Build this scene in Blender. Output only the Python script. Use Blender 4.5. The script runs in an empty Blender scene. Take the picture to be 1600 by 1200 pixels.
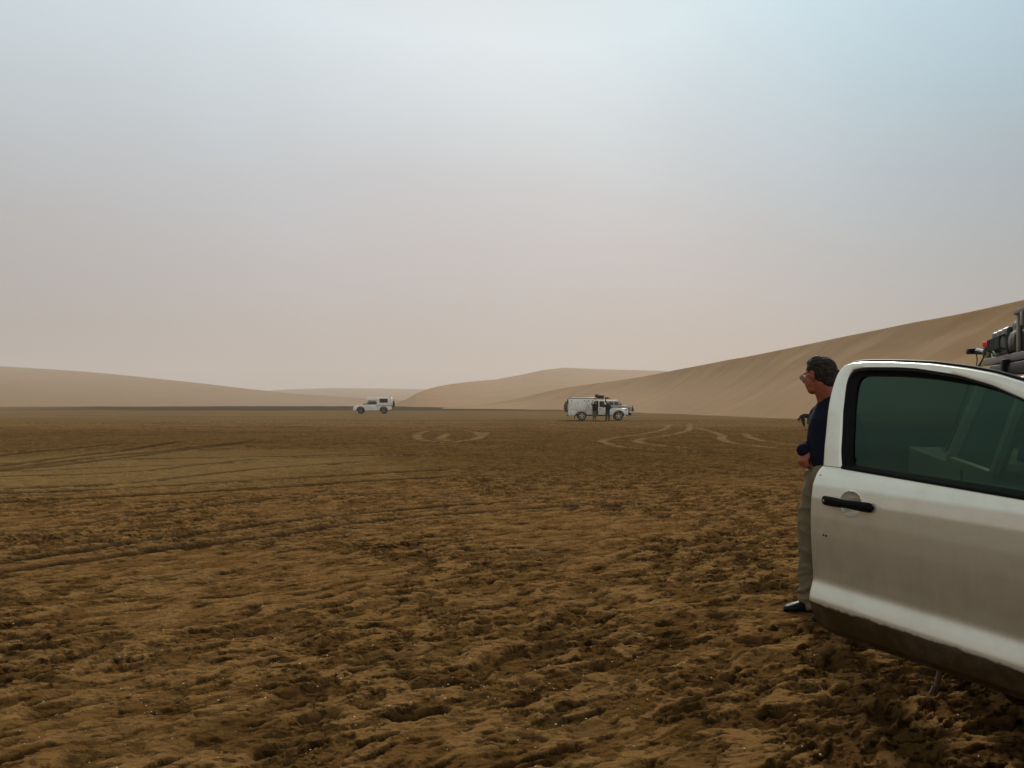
import bpy, bmesh, math, random
import numpy as np
from mathutils import Vector, Matrix
R = math.radians
random.seed(7)
scn = bpy.context.scene
COL = scn.collection

# ------------------------------------------------------------------ camera
cam_d = bpy.data.cameras.new('camera')
cam = bpy.data.objects.new('camera', cam_d); COL.objects.link(cam)
cam.location = (0, 0, 1.5); cam.rotation_euler = (R(90), 0, 0)
cam_d.sensor_width = 36; cam_d.lens = 28.125; cam_d.shift_y = 25/1600
cam_d.clip_start = 0.05; cam_d.clip_end = 9000
scn.camera = cam

# ------------------------------------------------------------------ world / light / exposure
SUN_EL, SUN_AZ = 31, 14          # sun ahead and to the right, azimuth measured from +Y towards +X
w = bpy.data.worlds.new('World'); scn.world = w; w.use_nodes = True
nt = w.node_tree; nt.nodes.clear()
out = nt.nodes.new('ShaderNodeOutputWorld'); bg = nt.nodes.new('ShaderNodeBackground')
sky = nt.nodes.new('ShaderNodeTexSky'); sky.sky_type = 'NISHITA'; sky.sun_disc = False
sky.sun_elevation = R(SUN_EL); sky.sun_rotation = R(SUN_AZ); sky.dust_density = 2; sky.air_density = 1.2
tc = nt.nodes.new('ShaderNodeTexCoord'); sep = nt.nodes.new('ShaderNodeSeparateXYZ')
nt.links.new(tc.outputs['Generated'], sep.inputs[0])
# fog layer over the sky: the brightness of a low cloud deck rises with elevation
ramp = nt.nodes.new('ShaderNodeValToRGB')
STOPS = [(0.0, (.435, .378, .345)), (.08, (.455, .403, .376)), (.18, (.480, .446, .438)), (.27, (.505, .500, .510)), (.35, (.545, .575, .595)), (.46, (.63, .685, .71)), (.60, (.60, .62, .62)), (.75, (.46, .46, .45)), (1.0, (.42, .42, .41))]
cr = ramp.color_ramp
while len(cr.elements) > 1: cr.elements.remove(cr.elements[-1])
cr.elements[0].position = STOPS[0][0]; cr.elements[0].color = (*STOPS[0][1], 1)
for p, c in STOPS[1:]:
    e = cr.elements.new(p); e.color = (*c, 1)
# soft brighter core of the fog towards the hidden sun
nz = nt.nodes.new('ShaderNodeTexNoise'); nz.inputs['Scale'].default_value = 1.6; nz.inputs['Detail'].default_value = 4.5
nt.links.new(tc.outputs['Generated'], nz.inputs['Vector'])
nm = nt.nodes.new('ShaderNodeMath'); nm.operation = 'MULTIPLY_ADD'; nm.inputs[1].default_value = .26; nm.inputs[2].default_value = -.13
nt.links.new(nz.outputs['Fac'], nm.inputs[0])
na = nt.nodes.new('ShaderNodeMath'); na.operation = 'ADD'
nt.links.new(sep.outputs['Z'], na.inputs[0]); nt.links.new(nm.outputs[0], na.inputs[1])
nt.links.new(na.outputs[0], ramp.inputs['Fac'])
sd = (math.sin(R(-2))*math.cos(R(40)), math.cos(R(-2))*math.cos(R(40)), math.sin(R(40)))
dot = nt.nodes.new('ShaderNodeVectorMath'); dot.operation = 'DOT_PRODUCT'; dot.inputs[1].default_value = sd
nt.links.new(tc.outputs['Generated'], dot.inputs[0])
mr = nt.nodes.new('ShaderNodeMapRange'); mr.interpolation_type = 'SMOOTHSTEP'
mr.inputs['From Min'].default_value = .45; mr.inputs['From Max'].default_value = 1.0
mr.inputs['To Min'].default_value = .80; mr.inputs['To Max'].default_value = 1.14
nt.links.new(dot.outputs['Value'], mr.inputs['Value'])
mul = nt.nodes.new('ShaderNodeVectorMath'); mul.operation = 'SCALE'
nt.links.new(ramp.outputs['Color'], mul.inputs[0]); nt.links.new(mr.outputs[0], mul.inputs['Scale'])
# cooler air away to the right, and an added brighter sky lobe behind the viewer as fill
def lobe(vec, a, b_):
    d_ = nt.nodes.new('ShaderNodeVectorMath'); d_.operation = 'DOT_PRODUCT'; d_.inputs[1].default_value = Vector(vec).normalized()
    nt.links.new(tc.outputs['Generated'], d_.inputs[0]); q = nt.nodes.new('ShaderNodeMapRange'); q.interpolation_type = 'SMOOTHSTEP'
    q.inputs['From Min'].default_value = a; q.inputs['From Max'].default_value = b_; nt.links.new(d_.outputs['Value'], q.inputs['Value']); return q.outputs[0]
def tinted_by(src, fac, tint):
    x = nt.nodes.new('ShaderNodeMix'); x.data_type = 'RGBA'; x.blend_type = 'MULTIPLY'; x.inputs['B'].default_value = (*tint, 1)
    nt.links.new(fac, x.inputs['Factor']); nt.links.new(src, x.inputs['A']); return x.outputs['Result']
skycol = tinted_by(mul.outputs[0], lobe((.62, .66, .66), .74, .98), (.66, .84, .93))
skycol = tinted_by(skycol, lobe((-.62, .66, .42), .80, .99), (.93, .97, .98))
back = nt.nodes.new('ShaderNodeVectorMath'); back.operation = 'SCALE'; bk = nt.nodes.new('ShaderNodeMath'); bk.operation = 'MULTIPLY_ADD'; bk.inputs[1].default_value = .55; bk.inputs[2].default_value = 1
nt.links.new(lobe((-.3, -1, .35), -.1, .9), bk.inputs[0]); nt.links.new(bk.outputs[0], back.inputs['Scale']); nt.links.new(skycol, back.inputs[0])
skm = nt.nodes.new('ShaderNodeVectorMath'); skm.operation = 'SCALE'; skm.inputs['Scale'].default_value = .004
nt.links.new(sky.outputs['Color'], skm.inputs[0])
add = nt.nodes.new('ShaderNodeVectorMath'); add.operation = 'ADD'
nt.links.new(back.outputs[0], add.inputs[0]); nt.links.new(skm.outputs[0], add.inputs[1])
nt.links.new(add.outputs[0], bg.inputs['Color']); bg.inputs['Strength'].default_value = 1.0
nt.links.new(bg.outputs[0], out.inputs[0])

sun_d = bpy.data.lights.new('sun', 'SUN'); sun_d.energy = 3.9; sun_d.angle = R(5); sun_d.color = (1, .95, .88)
sun = bpy.data.objects.new('sun', sun_d); COL.objects.link(sun)
dirv = Vector((math.sin(R(SUN_AZ))*math.cos(R(SUN_EL)), math.cos(R(SUN_AZ))*math.cos(R(SUN_EL)), math.sin(R(SUN_EL))))
sun.rotation_euler = dirv.to_track_quat('Z', 'Y').to_euler()
scn.view_settings.view_transform = 'Standard'; scn.view_settings.look = 'None'
scn.view_settings.exposure = 0.0; scn.view_settings.gamma = 1.0
scn.cycles.use_denoising = True
scn.cycles.max_bounces = 8; scn.cycles.volume_bounces = 1; scn.cycles.transparent_max_bounces = 12
scn.cycles.volume_step_rate = 10

# ------------------------------------------------------------------ helpers
def tag(o, label=None, cat=None, group=None, kind=None):
    if label: o['label'] = label
    if cat: o['category'] = cat
    if group: o['group'] = group
    if kind: o['kind'] = kind
    return o

def empty(name, loc=(0, 0, 0), rz=0, **kw):
    o = bpy.data.objects.new(name, None); COL.objects.link(o)
    o.location = loc; o.rotation_euler = (0, 0, rz); o.empty_display_size = .2
    return tag(o, **kw)

def mesh_obj(name, bm, mat, parent=None, smooth=True, angle=35):
    me = bpy.data.meshes.new(name)
    bmesh.ops.recalc_face_normals(bm, faces=bm.faces[:])
    bm.to_mesh(me); bm.free()
    me.materials.append(mat)
    if smooth:
        me.shade_smooth()
        try: me.set_sharp_from_angle(angle=R(angle))
        except Exception: pass
    o = bpy.data.objects.new(name, me); COL.objects.link(o)
    if parent: o.parent = parent
    return o

def bevel(bm, w, seg=2, edges=None):
    e = edges if edges is not None else [x for x in bm.edges if len(x.link_faces) == 2 and x.calc_face_angle(0) > .5]
    if w > 0 and e: bmesh.ops.bevel(bm, geom=e, offset=w, segments=seg, affect='EDGES', profile=.6, clamp_overlap=True)
    return bm

def join_bm(dst, src):
    me = bpy.data.meshes.new('tmp'); src.to_mesh(me); src.free(); dst.from_mesh(me); bpy.data.meshes.remove(me)

def box(bm, c, s, b=0, rot=None, seg=2):
    t = bmesh.new(); bmesh.ops.create_cube(t, size=1)
    for v in t.verts: v.co = Vector((v.co.x*s[0], v.co.y*s[1], v.co.z*s[2]))
    bevel(t, b, seg)
    M = Matrix.Translation(c) @ (rot.to_4x4() if rot is not None else Matrix.Identity(4))
    bmesh.ops.transform(t, matrix=M, verts=t.verts[:])
    join_bm(bm, t); return bm

def prism(bm, poly, y0, y1, b=0, inset=0, zref=None, seg=2):
    """polygon in (x,z) extruded along y. inset: sides lean inwards by inset per metre above zref."""
    t = bmesh.new()
    def yy(y, z):
        if inset and zref is not None and z > zref:
            return y - math.copysign((z-zref)*inset, y-(y0+y1)/2)
        return y
    a = [t.verts.new((x, yy(y0, z), z)) for x, z in poly]; c = [t.verts.new((x, yy(y1, z), z)) for x, z in poly]
    n = len(poly)
    t.faces.new(a); t.faces.new(c[::-1])
    for i in range(n): t.faces.new((a[i], c[i], c[(i+1) % n], a[(i+1) % n]))
    bmesh.ops.recalc_face_normals(t, faces=t.faces[:])
    bevel(t, b, seg)
    join_bm(bm, t); return bm

def ringtube(bm, pts, rad, n=12, side=None, cap=True):
    """tube along pts; rad = list of r or (ra, rb) where ra lies along side"""
    pts = [Vector(p) for p in pts]; rings = []
    for i, p in enumerate(pts):
        a = pts[max(i-1, 0)]; b = pts[min(i+1, len(pts)-1)]
        d = (b-a).normalized() if (b-a).length > 1e-9 else Vector((0, 0, 1))
        s = Vector(side) if side is not None else (Vector((0, 0, 1)) if abs(d.z) < .9 else Vector((1, 0, 0)))
        s = (s - d*s.dot(d)); s.normalize(); q = d.cross(s)
        r = rad[i] if isinstance(rad, (list, tuple)) else rad
        ra, rb = (r if isinstance(r, tuple) else (r, r))
        rings.append([bm.verts.new(p + s*ra*math.cos(2*math.pi*k/n) + q*rb*math.sin(2*math.pi*k/n)) for k in range(n)])
    for a, b in zip(rings, rings[1:]):
        for k in range(n): bm.faces.new((a[k], a[(k+1) % n], b[(k+1) % n], b[k]))
    if cap:
        bm.faces.new(rings[0][::-1]); bm.faces.new(rings[-1])
    return bm

def capsule(bm, pts, rad, n=14, side=None):
    """tube with rounded ends"""
    pts = [Vector(p) for p in pts]; rr = [(r if isinstance(r, tuple) else (r, r)) for r in (rad if isinstance(rad, (list, tuple)) and not isinstance(rad, tuple) else [rad]*len(pts))]
    d0 = (pts[0]-pts[1]).normalized(); d1 = (pts[-1]-pts[-2]).normalized()
    P, Q = [], []
    for a in (.98, .85, .6, .3):
        k = math.sqrt(1-a*a); m = min(rr[0]); P.append(pts[0]+d0*m*a); Q.append((rr[0][0]*k, rr[0][1]*k))
    P += pts; Q += rr
    for a in (.3, .6, .85, .98):
        k = math.sqrt(1-a*a); m = min(rr[-1]); P.append(pts[-1]+d1*m*a); Q.append((rr[-1][0]*k, rr[-1][1]*k))
    return ringtube(bm, P, Q, n, side)

def ellipsoid(bm, c, s, rot=None, seg=16):
    t = bmesh.new(); bmesh.ops.create_uvsphere(t, u_segments=seg, v_segments=seg//2+2, radius=1)
    M = Matrix.Translation(c) @ (rot.to_4x4() if rot is not None else Matrix.Identity(4)) @ Matrix.Diagonal((*s, 1))
    bmesh.ops.transform(t, matrix=M, verts=t.verts[:]); join_bm(bm, t); return bm

def cyl(bm, c, axis, r, h, n=24, b=0, r2=None):
    t = bmesh.new(); bmesh.ops.create_cone(t, cap_ends=True, segments=n, radius1=r, radius2=r if r2 is None else r2, depth=h)
    if b: bevel(t, b, 2, [e for e in t.edges if len(e.link_faces) == 2 and e.calc_face_angle(0) > 1])
    q = Vector(axis).to_track_quat('Z', 'Y')
    bmesh.ops.transform(t, matrix=Matrix.Translation(c) @ q.to_matrix().to_4x4(), verts=t.verts[:])
    join_bm(bm, t); return bm

def blend(name, bm, mat, parent, voxel=.012, smooth=6, factor=.5, disp=None):
    """weld overlapping closed shapes into one continuous surface"""
    me = bpy.data.meshes.new('pre'); bmesh.ops.recalc_face_normals(bm, faces=bm.faces[:]); bm.to_mesh(me); bm.free()
    o = bpy.data.objects.new('pre', me); COL.objects.link(o)
    m = o.modifiers.new('r', 'REMESH'); m.mode = 'VOXEL'; m.voxel_size = voxel
    if smooth:
        s = o.modifiers.new('s', 'SMOOTH'); s.iterations = smooth; s.factor = factor
    dg = bpy.context.evaluated_depsgraph_get()
    me2 = bpy.data.meshes.new_from_object(o.evaluated_get(dg)); me2.name = name
    bpy.data.objects.remove(o); bpy.data.meshes.remove(me)
    if disp:
        n = len(me2.vertices); co = np.empty(n*3, 'f'); me2.vertices.foreach_get('co', co); co = co.reshape(-1, 3)
        no = np.empty(n*3, 'f'); me2.vertices.foreach_get('normal', no); no = no.reshape(-1, 3)
        co += no*disp(co)[:, None]; me2.vertices.foreach_set('co', co.ravel()); me2.update()
    me2.materials.clear(); me2.materials.append(mat); me2.shade_smooth()
    r = bpy.data.objects.new(name, me2); COL.objects.link(r)
    if parent: r.parent = parent
    return r

def copy_tree(o, parent=None):
    c = o.copy(); COL.objects.link(c)
    if parent: c.parent = parent
    for ch in o.children: copy_tree(ch, c)
    return c

# ---- numpy noise
_rs = np.random.RandomState(11)
_A = _rs.rand(512, 512)*2*np.pi
_GX, _GY = np.cos(_A), np.sin(_A); _RV = _rs.rand(512, 512); _RV2 = _rs.rand(512, 512)
def gn(x, y, o=0):
    x = x + o*17.31; y = y + o*9.77
    xi = np.floor(x).astype(int); yi = np.floor(y).astype(int); fx = x-xi; fy = y-yi
    u = fx*fx*fx*(fx*(fx*6-15)+10); v = fy*fy*fy*(fy*(fy*6-15)+10)
    def g(a, b):
        i, j = (xi+a) & 511, (yi+b) & 511
        return _GX[i, j]*(fx-a) + _GY[i, j]*(fy-b)
    n0 = g(0, 0); n1 = g(1, 0); n2 = g(0, 1); n3 = g(1, 1)
    return ((n0*(1-u)+n1*u)*(1-v) + (n2*(1-u)+n3*u)*v)*1.5
def fbm(x, y, oct=4, o=0, gain=.5):
    s = 0; a = 1; t = 0
    for i in range(oct):
        s = s + a*gn(x*2**i, y*2**i, o+i*3.1); t += a; a *= gain
    return s/t
def sm(a, b, x):
    t = np.clip((x-a)/(b-a), 0, 1); return t*t*(3-2*t)
def pits(x, y, o, keep):
    """worley cells with random centres: returns distance to the nearest kept centre (in cells) and its random value"""
    xi = np.floor(x).astype(int); yi = np.floor(y).astype(int); best = np.full(x.shape, 9.); val = np.zeros(x.shape)
    for a in (-1, 0, 1):
        for b in (-1, 0, 1):
            i, j = (xi+a+o) & 511, (yi+b+o*3) & 511
            cx = xi+a+.15+.7*_RV[i, j]; cy = yi+b+.15+.7*_RV2[i, j]
            d = np.hypot(x-cx, y-cy); h = _RV[(i*7+j) & 511, (j*5+3) & 511]
            d = np.where(h < keep, d, 9.)
            m = d < best; best = np.where(m, d, best); val = np.where(m, h/keep, val)
    return best, val

# ---- materials
def mat(name, base, rough=.6, metal=0, coat=0, spec=.5, emit=None, alpha=1, trans=0, ior=1.45, noise=None, bump=None, coat_rough=.05):
    m = bpy.data.materials.new(name); m.use_nodes = True; n = m.node_tree; b = n.nodes['Principled BSDF']
    b.inputs['Base Color'].default_value = (*base, 1); b.inputs['Roughness'].default_value = rough; b.inputs['Metallic'].default_value = metal
    b.inputs['Coat Weight'].default_value = coat; b.inputs['Coat Roughness'].default_value = coat_rough
    b.inputs['Specular IOR Level'].default_value = spec; b.inputs['IOR'].default_value = ior; b.inputs['Transmission Weight'].default_value = trans
    tcn = n.nodes.new('ShaderNodeTexCoord')
    if noise:   # (scale, amount) colour mottling
        t = n.nodes.new('ShaderNodeTexNoise'); t.inputs['Scale'].default_value = noise[0]; t.inputs['Detail'].default_value = 5
        n.links.new(tcn.outputs['Object'], t.inputs['Vector'])
        c = n.nodes.new('ShaderNodeMix'); c.data_type = 'RGBA'
        second = noise[2] if len(noise) > 2 else tuple(x*(1-noise[1]) for x in base)
        c.inputs['A'].default_value = (*base, 1); c.inputs['B'].default_value = (*second, 1)
        k = n.nodes.new('ShaderNodeMapRange'); k.inputs['From Min'].default_value = .38; k.inputs['From Max'].default_value = .68
        n.links.new(t.outputs['Fac'], k.inputs['Value']); n.links.new(k.outputs[0], c.inputs['Factor'])
        n.links.new(c.outputs['Result'], b.inputs['Base Color'])
    if bump:
        t2 = n.nodes.new('ShaderNodeTexNoise'); t2.inputs['Scale'].default_value = bump[0]; t2.inputs['Detail'].default_value = 6
        n.links.new(tcn.outputs['Object'], t2.inputs['Vector'])
        bp = n.nodes.new('ShaderNodeBump'); bp.inputs['Strength'].default_value = bump[1]; bp.inputs['Distance'].default_value = bump[2]
        n.links.new(t2.outputs['Fac'], bp.inputs['Height']); n.links.new(bp.outputs[0], b.inputs['Normal'])
    return m

M = {}
M['white'] = mat('white_vehicle_paint', (.84, .84, .78), .35, 0, .6, noise=(1.3, .12, (.74, .72, .62)))
M['box_white'] = mat('white_panel', (.78, .79, .72), .45, 0, .2, noise=(1.5, .12, (.66, .65, .55)))
M['cream'] = mat('cream_camper_panel', (.86, .81, .73), .45, 0, .2, noise=(1.2, .1))
M['beige'] = mat('beige_paint', (.36, .29, .22), .4, 0, .4, noise=(1.2, .15))
M['black'] = mat('black_plastic', (.0035, .0035, .004), .6, spec=.10, noise=(20, .3))
M['rubber'] = mat('rubber', (.018, .016, .014), .8, noise=(12, .5, (.05, .035, .02)), bump=(40, .3, .01))
M['dark'] = mat('dark_interior', (.01, .01, .01), .8, noise=(8, .4))
M['glass_far'] = mat('dark_window_glass', (.010, .012, .011), .12, 0, 0, noise=(2, .3))
M['alu'] = mat('alloy_wheel', (.62, .60, .55), .35, .7, noise=(9, .3))
M['tan_wheel'] = mat('dusty_steel_wheel', (.24, .18, .12), .6, .2, noise=(9, .4))
M['brown_cover'] = mat('brown_canvas_cover', (.12, .085, .045), .9, noise=(6, .3))
M['chassis'] = mat('chassis', (.02, .016, .012), .8, noise=(5, .4))
M['headlight'] = mat('headlight_lens', (.5, .52, .52), .1, 0, .5, noise=(9, .2))
M['orange'] = mat('indicator_lens', (.5, .12, .05), .25, noise=(9, .2))
M['red'] = mat('red_plastic', (.75, .03, .01), .35, noise=(9, .2))
M['luggage'] = mat('dark_canvas_bag', (.03, .014, .010), .85, noise=(7, .4), bump=(20, .5, .02))
M['navy'] = mat('navy_knit', (.006, .008, .018), .95, spec=.1, noise=(30, .3), bump=(260, .5, .002))
M['trouser'] = mat('khaki_cotton', (.155, .128, .076), .9, spec=.2, noise=(9, .25), bump=(180, .3, .002))
M['skin'] = mat('skin', (.27, .080, .040), .5, spec=.4, noise=(26, .2), bump=(300, .15, .001))
M['skin_far'] = mat('skin_far', (.26, .11, .07), .55, noise=(20, .2))
M['hair'] = mat('dark_hair', (.010, .007, .005), .6, spec=.12, bump=None)
M['shoe'] = mat('black_leather', (.004, .004, .005), .5, spec=.15, noise=(20, .3), bump=(60, .3, .004))
M['blackcloth'] = mat('black_cloth', (.005, .005, .006), .9, spec=.05, noise=(9, .3))
M['bluecloth'] = mat('blue_cap_cloth', (.03, .06, .12), .9, noise=(9, .3))
M['khaki_far'] = mat('khaki_cloth', (.12, .085, .05), .9, noise=(9, .3))
M['denim'] = mat('dark_trousers_cloth', (.03, .025, .02), .9, noise=(9, .3))
M['tan_hat'] = mat('tan_hat_cloth', (.45, .34, .22), .9, noise=(9, .2))
M['green_can'] = mat('dark_green_metal', (.005, .015, .011), .45, 0, noise=(11, .3), bump=(30, .1, .003))
M['grey_rail'] = mat('dusty_grey_aluminium', (.050, .044, .038), .55, .2, noise=(9, .35))
M['case_edge'] = mat('worn_alloy_edge', (.16, .14, .11), .5, .4, noise=(14, .4))
M['wire'] = mat('spectacle_metal', (.5, .42, .3), .25, .9, noise=(9, .2))
M['lens'] = mat('spectacle_lens', (.35, .33, .26), .06, 0, 1, trans=.6, noise=(9, .1))
M['eye'] = mat('eye_white', (.6, .55, .5), .2, noise=(9, .1))
M['shirt'] = mat('pale_shirt_cotton', (.42, .20, .17), .9, noise=(9, .1))
M['rope'] = mat('rope', (.10, .07, .035), .9, noise=(30, .4))
M['wood'] = mat('weathered_wood', (.075, .045, .02), .9, noise=(20, .4), bump=(60, .5, .004))
M['strap_y'] = mat('yellow_strap', (.40, .36, .14), .8, noise=(30, .3))
M['strap_g'] = mat('green_strap', (.06, .17, .12), .8, noise=(30, .3))
M['shell'] = mat('bleached_shell', (.50, .41, .27), .6, noise=(30, .3))

# hair: combed strands
n = M['hair'].node_tree; b = n.nodes['Principled BSDF']; tcn = n.nodes.new('ShaderNodeTexCoord')
mp = n.nodes.new('ShaderNodeMapping'); mp.inputs['Scale'].default_value = (6, 40, 90); mp.inputs['Rotation'].default_value = (0, R(14), 0)
t = n.nodes.new('ShaderNodeTexNoise'); t.inputs['Scale'].default_value = 2.2; t.inputs['Detail'].default_value = 4
n.links.new(tcn.outputs['Object'], mp.inputs[0]); n.links.new(mp.outputs[0], t.inputs['Vector'])
cr2 = n.nodes.new('ShaderNodeValToRGB'); cr2.color_ramp.elements[0].position = .42; cr2.color_ramp.elements[0].color = (.006, .0045, .0035, 1)
cr2.color_ramp.elements[1].position = .75; cr2.color_ramp.elements[1].color = (.060, .046, .033, 1)
n.links.new(t.outputs['Fac'], cr2.inputs[0]); n.links.new(cr2.outputs[0], b.inputs['Base Color'])
bp = n.nodes.new('ShaderNodeBump'); bp.inputs['Strength'].default_value = .8; bp.inputs['Distance'].default_value = .004
n.links.new(t.outputs['Fac'], bp.inputs['Height']); n.links.new(bp.outputs[0], b.inputs['Normal'])

# door paint: pale metallic paint, ground reflection painted as a streaky dark gradient, thin dusty film, mud below the crease
def door_paint(name, mud=True):
    m = mat(name, (.70, .70, .59), .26, .60, .5, coat_rough=.08); n = m.node_tree; b = n.nodes['Principled BSDF']
    tcn = n.nodes.new('ShaderNodeTexCoord'); s = n.nodes.new('ShaderNodeSeparateXYZ'); n.links.new(tcn.outputs['Object'], s.inputs[0])
    mp = n.nodes.new('ShaderNodeMapping'); mp.inputs['Scale'].default_value = (26, 26, 1.1); n.links.new(tcn.outputs['Object'], mp.inputs[0])
    st = n.nodes.new('ShaderNodeTexNoise'); st.inputs['Scale'].default_value = 1.0; st.inputs['Detail'].default_value = 4; n.links.new(mp.outputs[0], st.inputs['Vector'])
    fine = n.nodes.new('ShaderNodeTexNoise'); fine.inputs['Scale'].default_value = 7; fine.inputs['Detail'].default_value = 8; fine.inputs['Roughness'].default_value = .7
    n.links.new(tcn.outputs['Object'], fine.inputs['Vector'])
    def mth(op, a, bb, c=None):
        x = n.nodes.new('ShaderNodeMath'); x.operation = op
        for i, v in enumerate((a, bb, c)):
            if v is None: continue
            if isinstance(v, (int, float)): x.inputs[i].default_value = v
            else: n.links.new(v, x.inputs[i])
        return x.outputs[0]
    def rng(v, a, b_, c=0., d=1.):
        x = n.nodes.new('ShaderNodeMapRange'); x.interpolation_type = 'SMOOTHSTEP'
        for k, q in zip(('From Min', 'From Max', 'To Min', 'To Max'), (a, b_, c, d)): x.inputs[k].default_value = q
        n.links.new(v, x.inputs['Value']); return x.outputs[0]
    reflect_dust = mth('MULTIPLY', mth('MULTIPLY', rng(s.outputs['Z'], 1.12, .70), rng(s.outputs['Z'], .700, .735)), rng(st.outputs['Fac'], .30, .70, .84, 1))  # reflected ground painted in, darkest just above the crease
    reflect_dust = mth('MULTIPLY', reflect_dust, .50)
    film = mth('MULTIPLY', rng(fine.outputs['Fac'], .4, .7), .12)
    reflect_dust = mth('ADD', reflect_dust, film)
    zz = mth('MULTIPLY_ADD', fine.outputs['Fac'], .05, s.outputs['Z'])
    mud_f = rng(zz, .668, .652)
    mix1 = n.nodes.new('ShaderNodeMix'); mix1.data_type = 'RGBA'; mix1.inputs['A'].default_value = (.70, .70, .59, 1); mix1.inputs['B'].default_value = (.20, .155, .075, 1)
    n.links.new(reflect_dust, mix1.inputs['Factor'])
    mix2 = n.nodes.new('ShaderNodeMix'); mix2.data_type = 'RGBA'; mix2.inputs['B'].default_value = (.052, .032, .012, 1)
    n.links.new(mix1.outputs['Result'], mix2.inputs['A'])
    mf = mth('MULTIPLY', mud_f, rng(fine.outputs['Fac'], .2, .6, .93, 1.0)); n.links.new(mf, mix2.inputs['Factor'])
    # small stone chips
    vor = n.nodes.new('ShaderNodeTexVoronoi'); vor.inputs['Scale'].default_value = 16; n.links.new(tcn.outputs['Object'], vor.inputs['Vector'])
    wn = n.nodes.new('ShaderNodeTexWhiteNoise'); n.links.new(vor.outputs['Position'], wn.inputs['Vector'])
    chip = mth('MULTIPLY', mth('LESS_THAN', vor.outputs['Distance'], .05), mth('GREATER_THAN', wn.outputs['Value'], .9))
    mix3 = n.nodes.new('ShaderNodeMix'); mix3.data_type = 'RGBA'; mix3.inputs['B'].default_value = (.06, .045, .03, 1)
    n.links.new(mix2.outputs['Result'], mix3.inputs['A']); n.links.new(chip, mix3.inputs['Factor'])
    n.links.new(mix3.outputs['Result'], b.inputs['Base Color'])
    n.links.new(mth('ADD', mth('MULTIPLY_ADD', mf, .45, .30), mth('MULTIPLY', reflect_dust, .25)), b.inputs['Roughness'])
    n.links.new(mth('MULTIPLY_ADD', mf, -.5, .5), b.inputs['Coat Weight']); n.links.new(mth('MULTIPLY_ADD', mf, -.5, .5), b.inputs['Specular IOR Level'])
    n.links.new(mth('MULTIPLY_ADD', mf, -.60, .60), b.inputs['Metallic'])
    bp = n.nodes.new('ShaderNodeBump'); bp.inputs['Distance'].default_value = .002; n.links.new(mth('MULTIPLY', mf, .6), bp.inputs['Strength'])
    n.links.new(fine.outputs['Fac'], bp.inputs['Height']); n.links.new(bp.outputs[0], b.inputs['Normal'])
    return m
M['door_paint'] = door_paint('pale_door_paint')

# tinted door glass
def tinted(name):
    m = bpy.data.materials.new(name); m.use_nodes = True; n = m.node_tree; n.nodes.clear()
    o = n.nodes.new('ShaderNodeOutputMaterial'); tr = n.nodes.new('ShaderNodeBsdfTransparent'); tr.inputs[0].default_value = (.022, .036, .020, 1)
    gl = n.nodes.new('ShaderNodeBsdfGlossy'); gl.inputs['Roughness'].default_value = .02; gl.inputs['Color'].default_value = (.50, .92, .72, 1)
    fr = n.nodes.new('ShaderNodeFresnel'); fr.inputs['IOR'].default_value = 1.5
    df = n.nodes.new('ShaderNodeBsdfDiffuse')
    tcn = n.nodes.new('ShaderNodeTexCoord'); ns = n.nodes.new('ShaderNodeTexNoise'); ns.inputs['Scale'].default_value = 5; ns.inputs['Detail'].default_value = 6
    n.links.new(tcn.outputs['Object'], ns.inputs['Vector']); df.inputs['Color'].default_value = (.30, .30, .22, 1)
    k = n.nodes.new('ShaderNodeMapRange'); k.inputs['From Min'].default_value = .4; k.inputs['From Max'].default_value = .75; k.inputs['To Min'].default_value = .002; k.inputs['To Max'].default_value = .018
    n.links.new(ns.outputs['Fac'], k.inputs['Value'])
    m1 = n.nodes.new('ShaderNodeMixShader'); m2 = n.nodes.new('ShaderNodeMixShader')
    n.links.new(fr.outputs[0], m1.inputs[0]); n.links.new(tr.outputs[0], m1.inputs[1]); n.links.new(gl.outputs[0], m1.inputs[2])
    n.links.new(k.outputs[0], m2.inputs[0]); n.links.new(m1.outputs[0], m2.inputs[1]); n.links.new(df.outputs[0], m2.inputs[2])
    n.links.new(m2.outputs[0], o.inputs[0]); return m
M['tint'] = tinted('green_tinted_glass')

# ------------------------------------------------------------------ ground
def base_z(x, y):
    return -.35*sm(5, 60, np.hypot(x, y))

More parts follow.
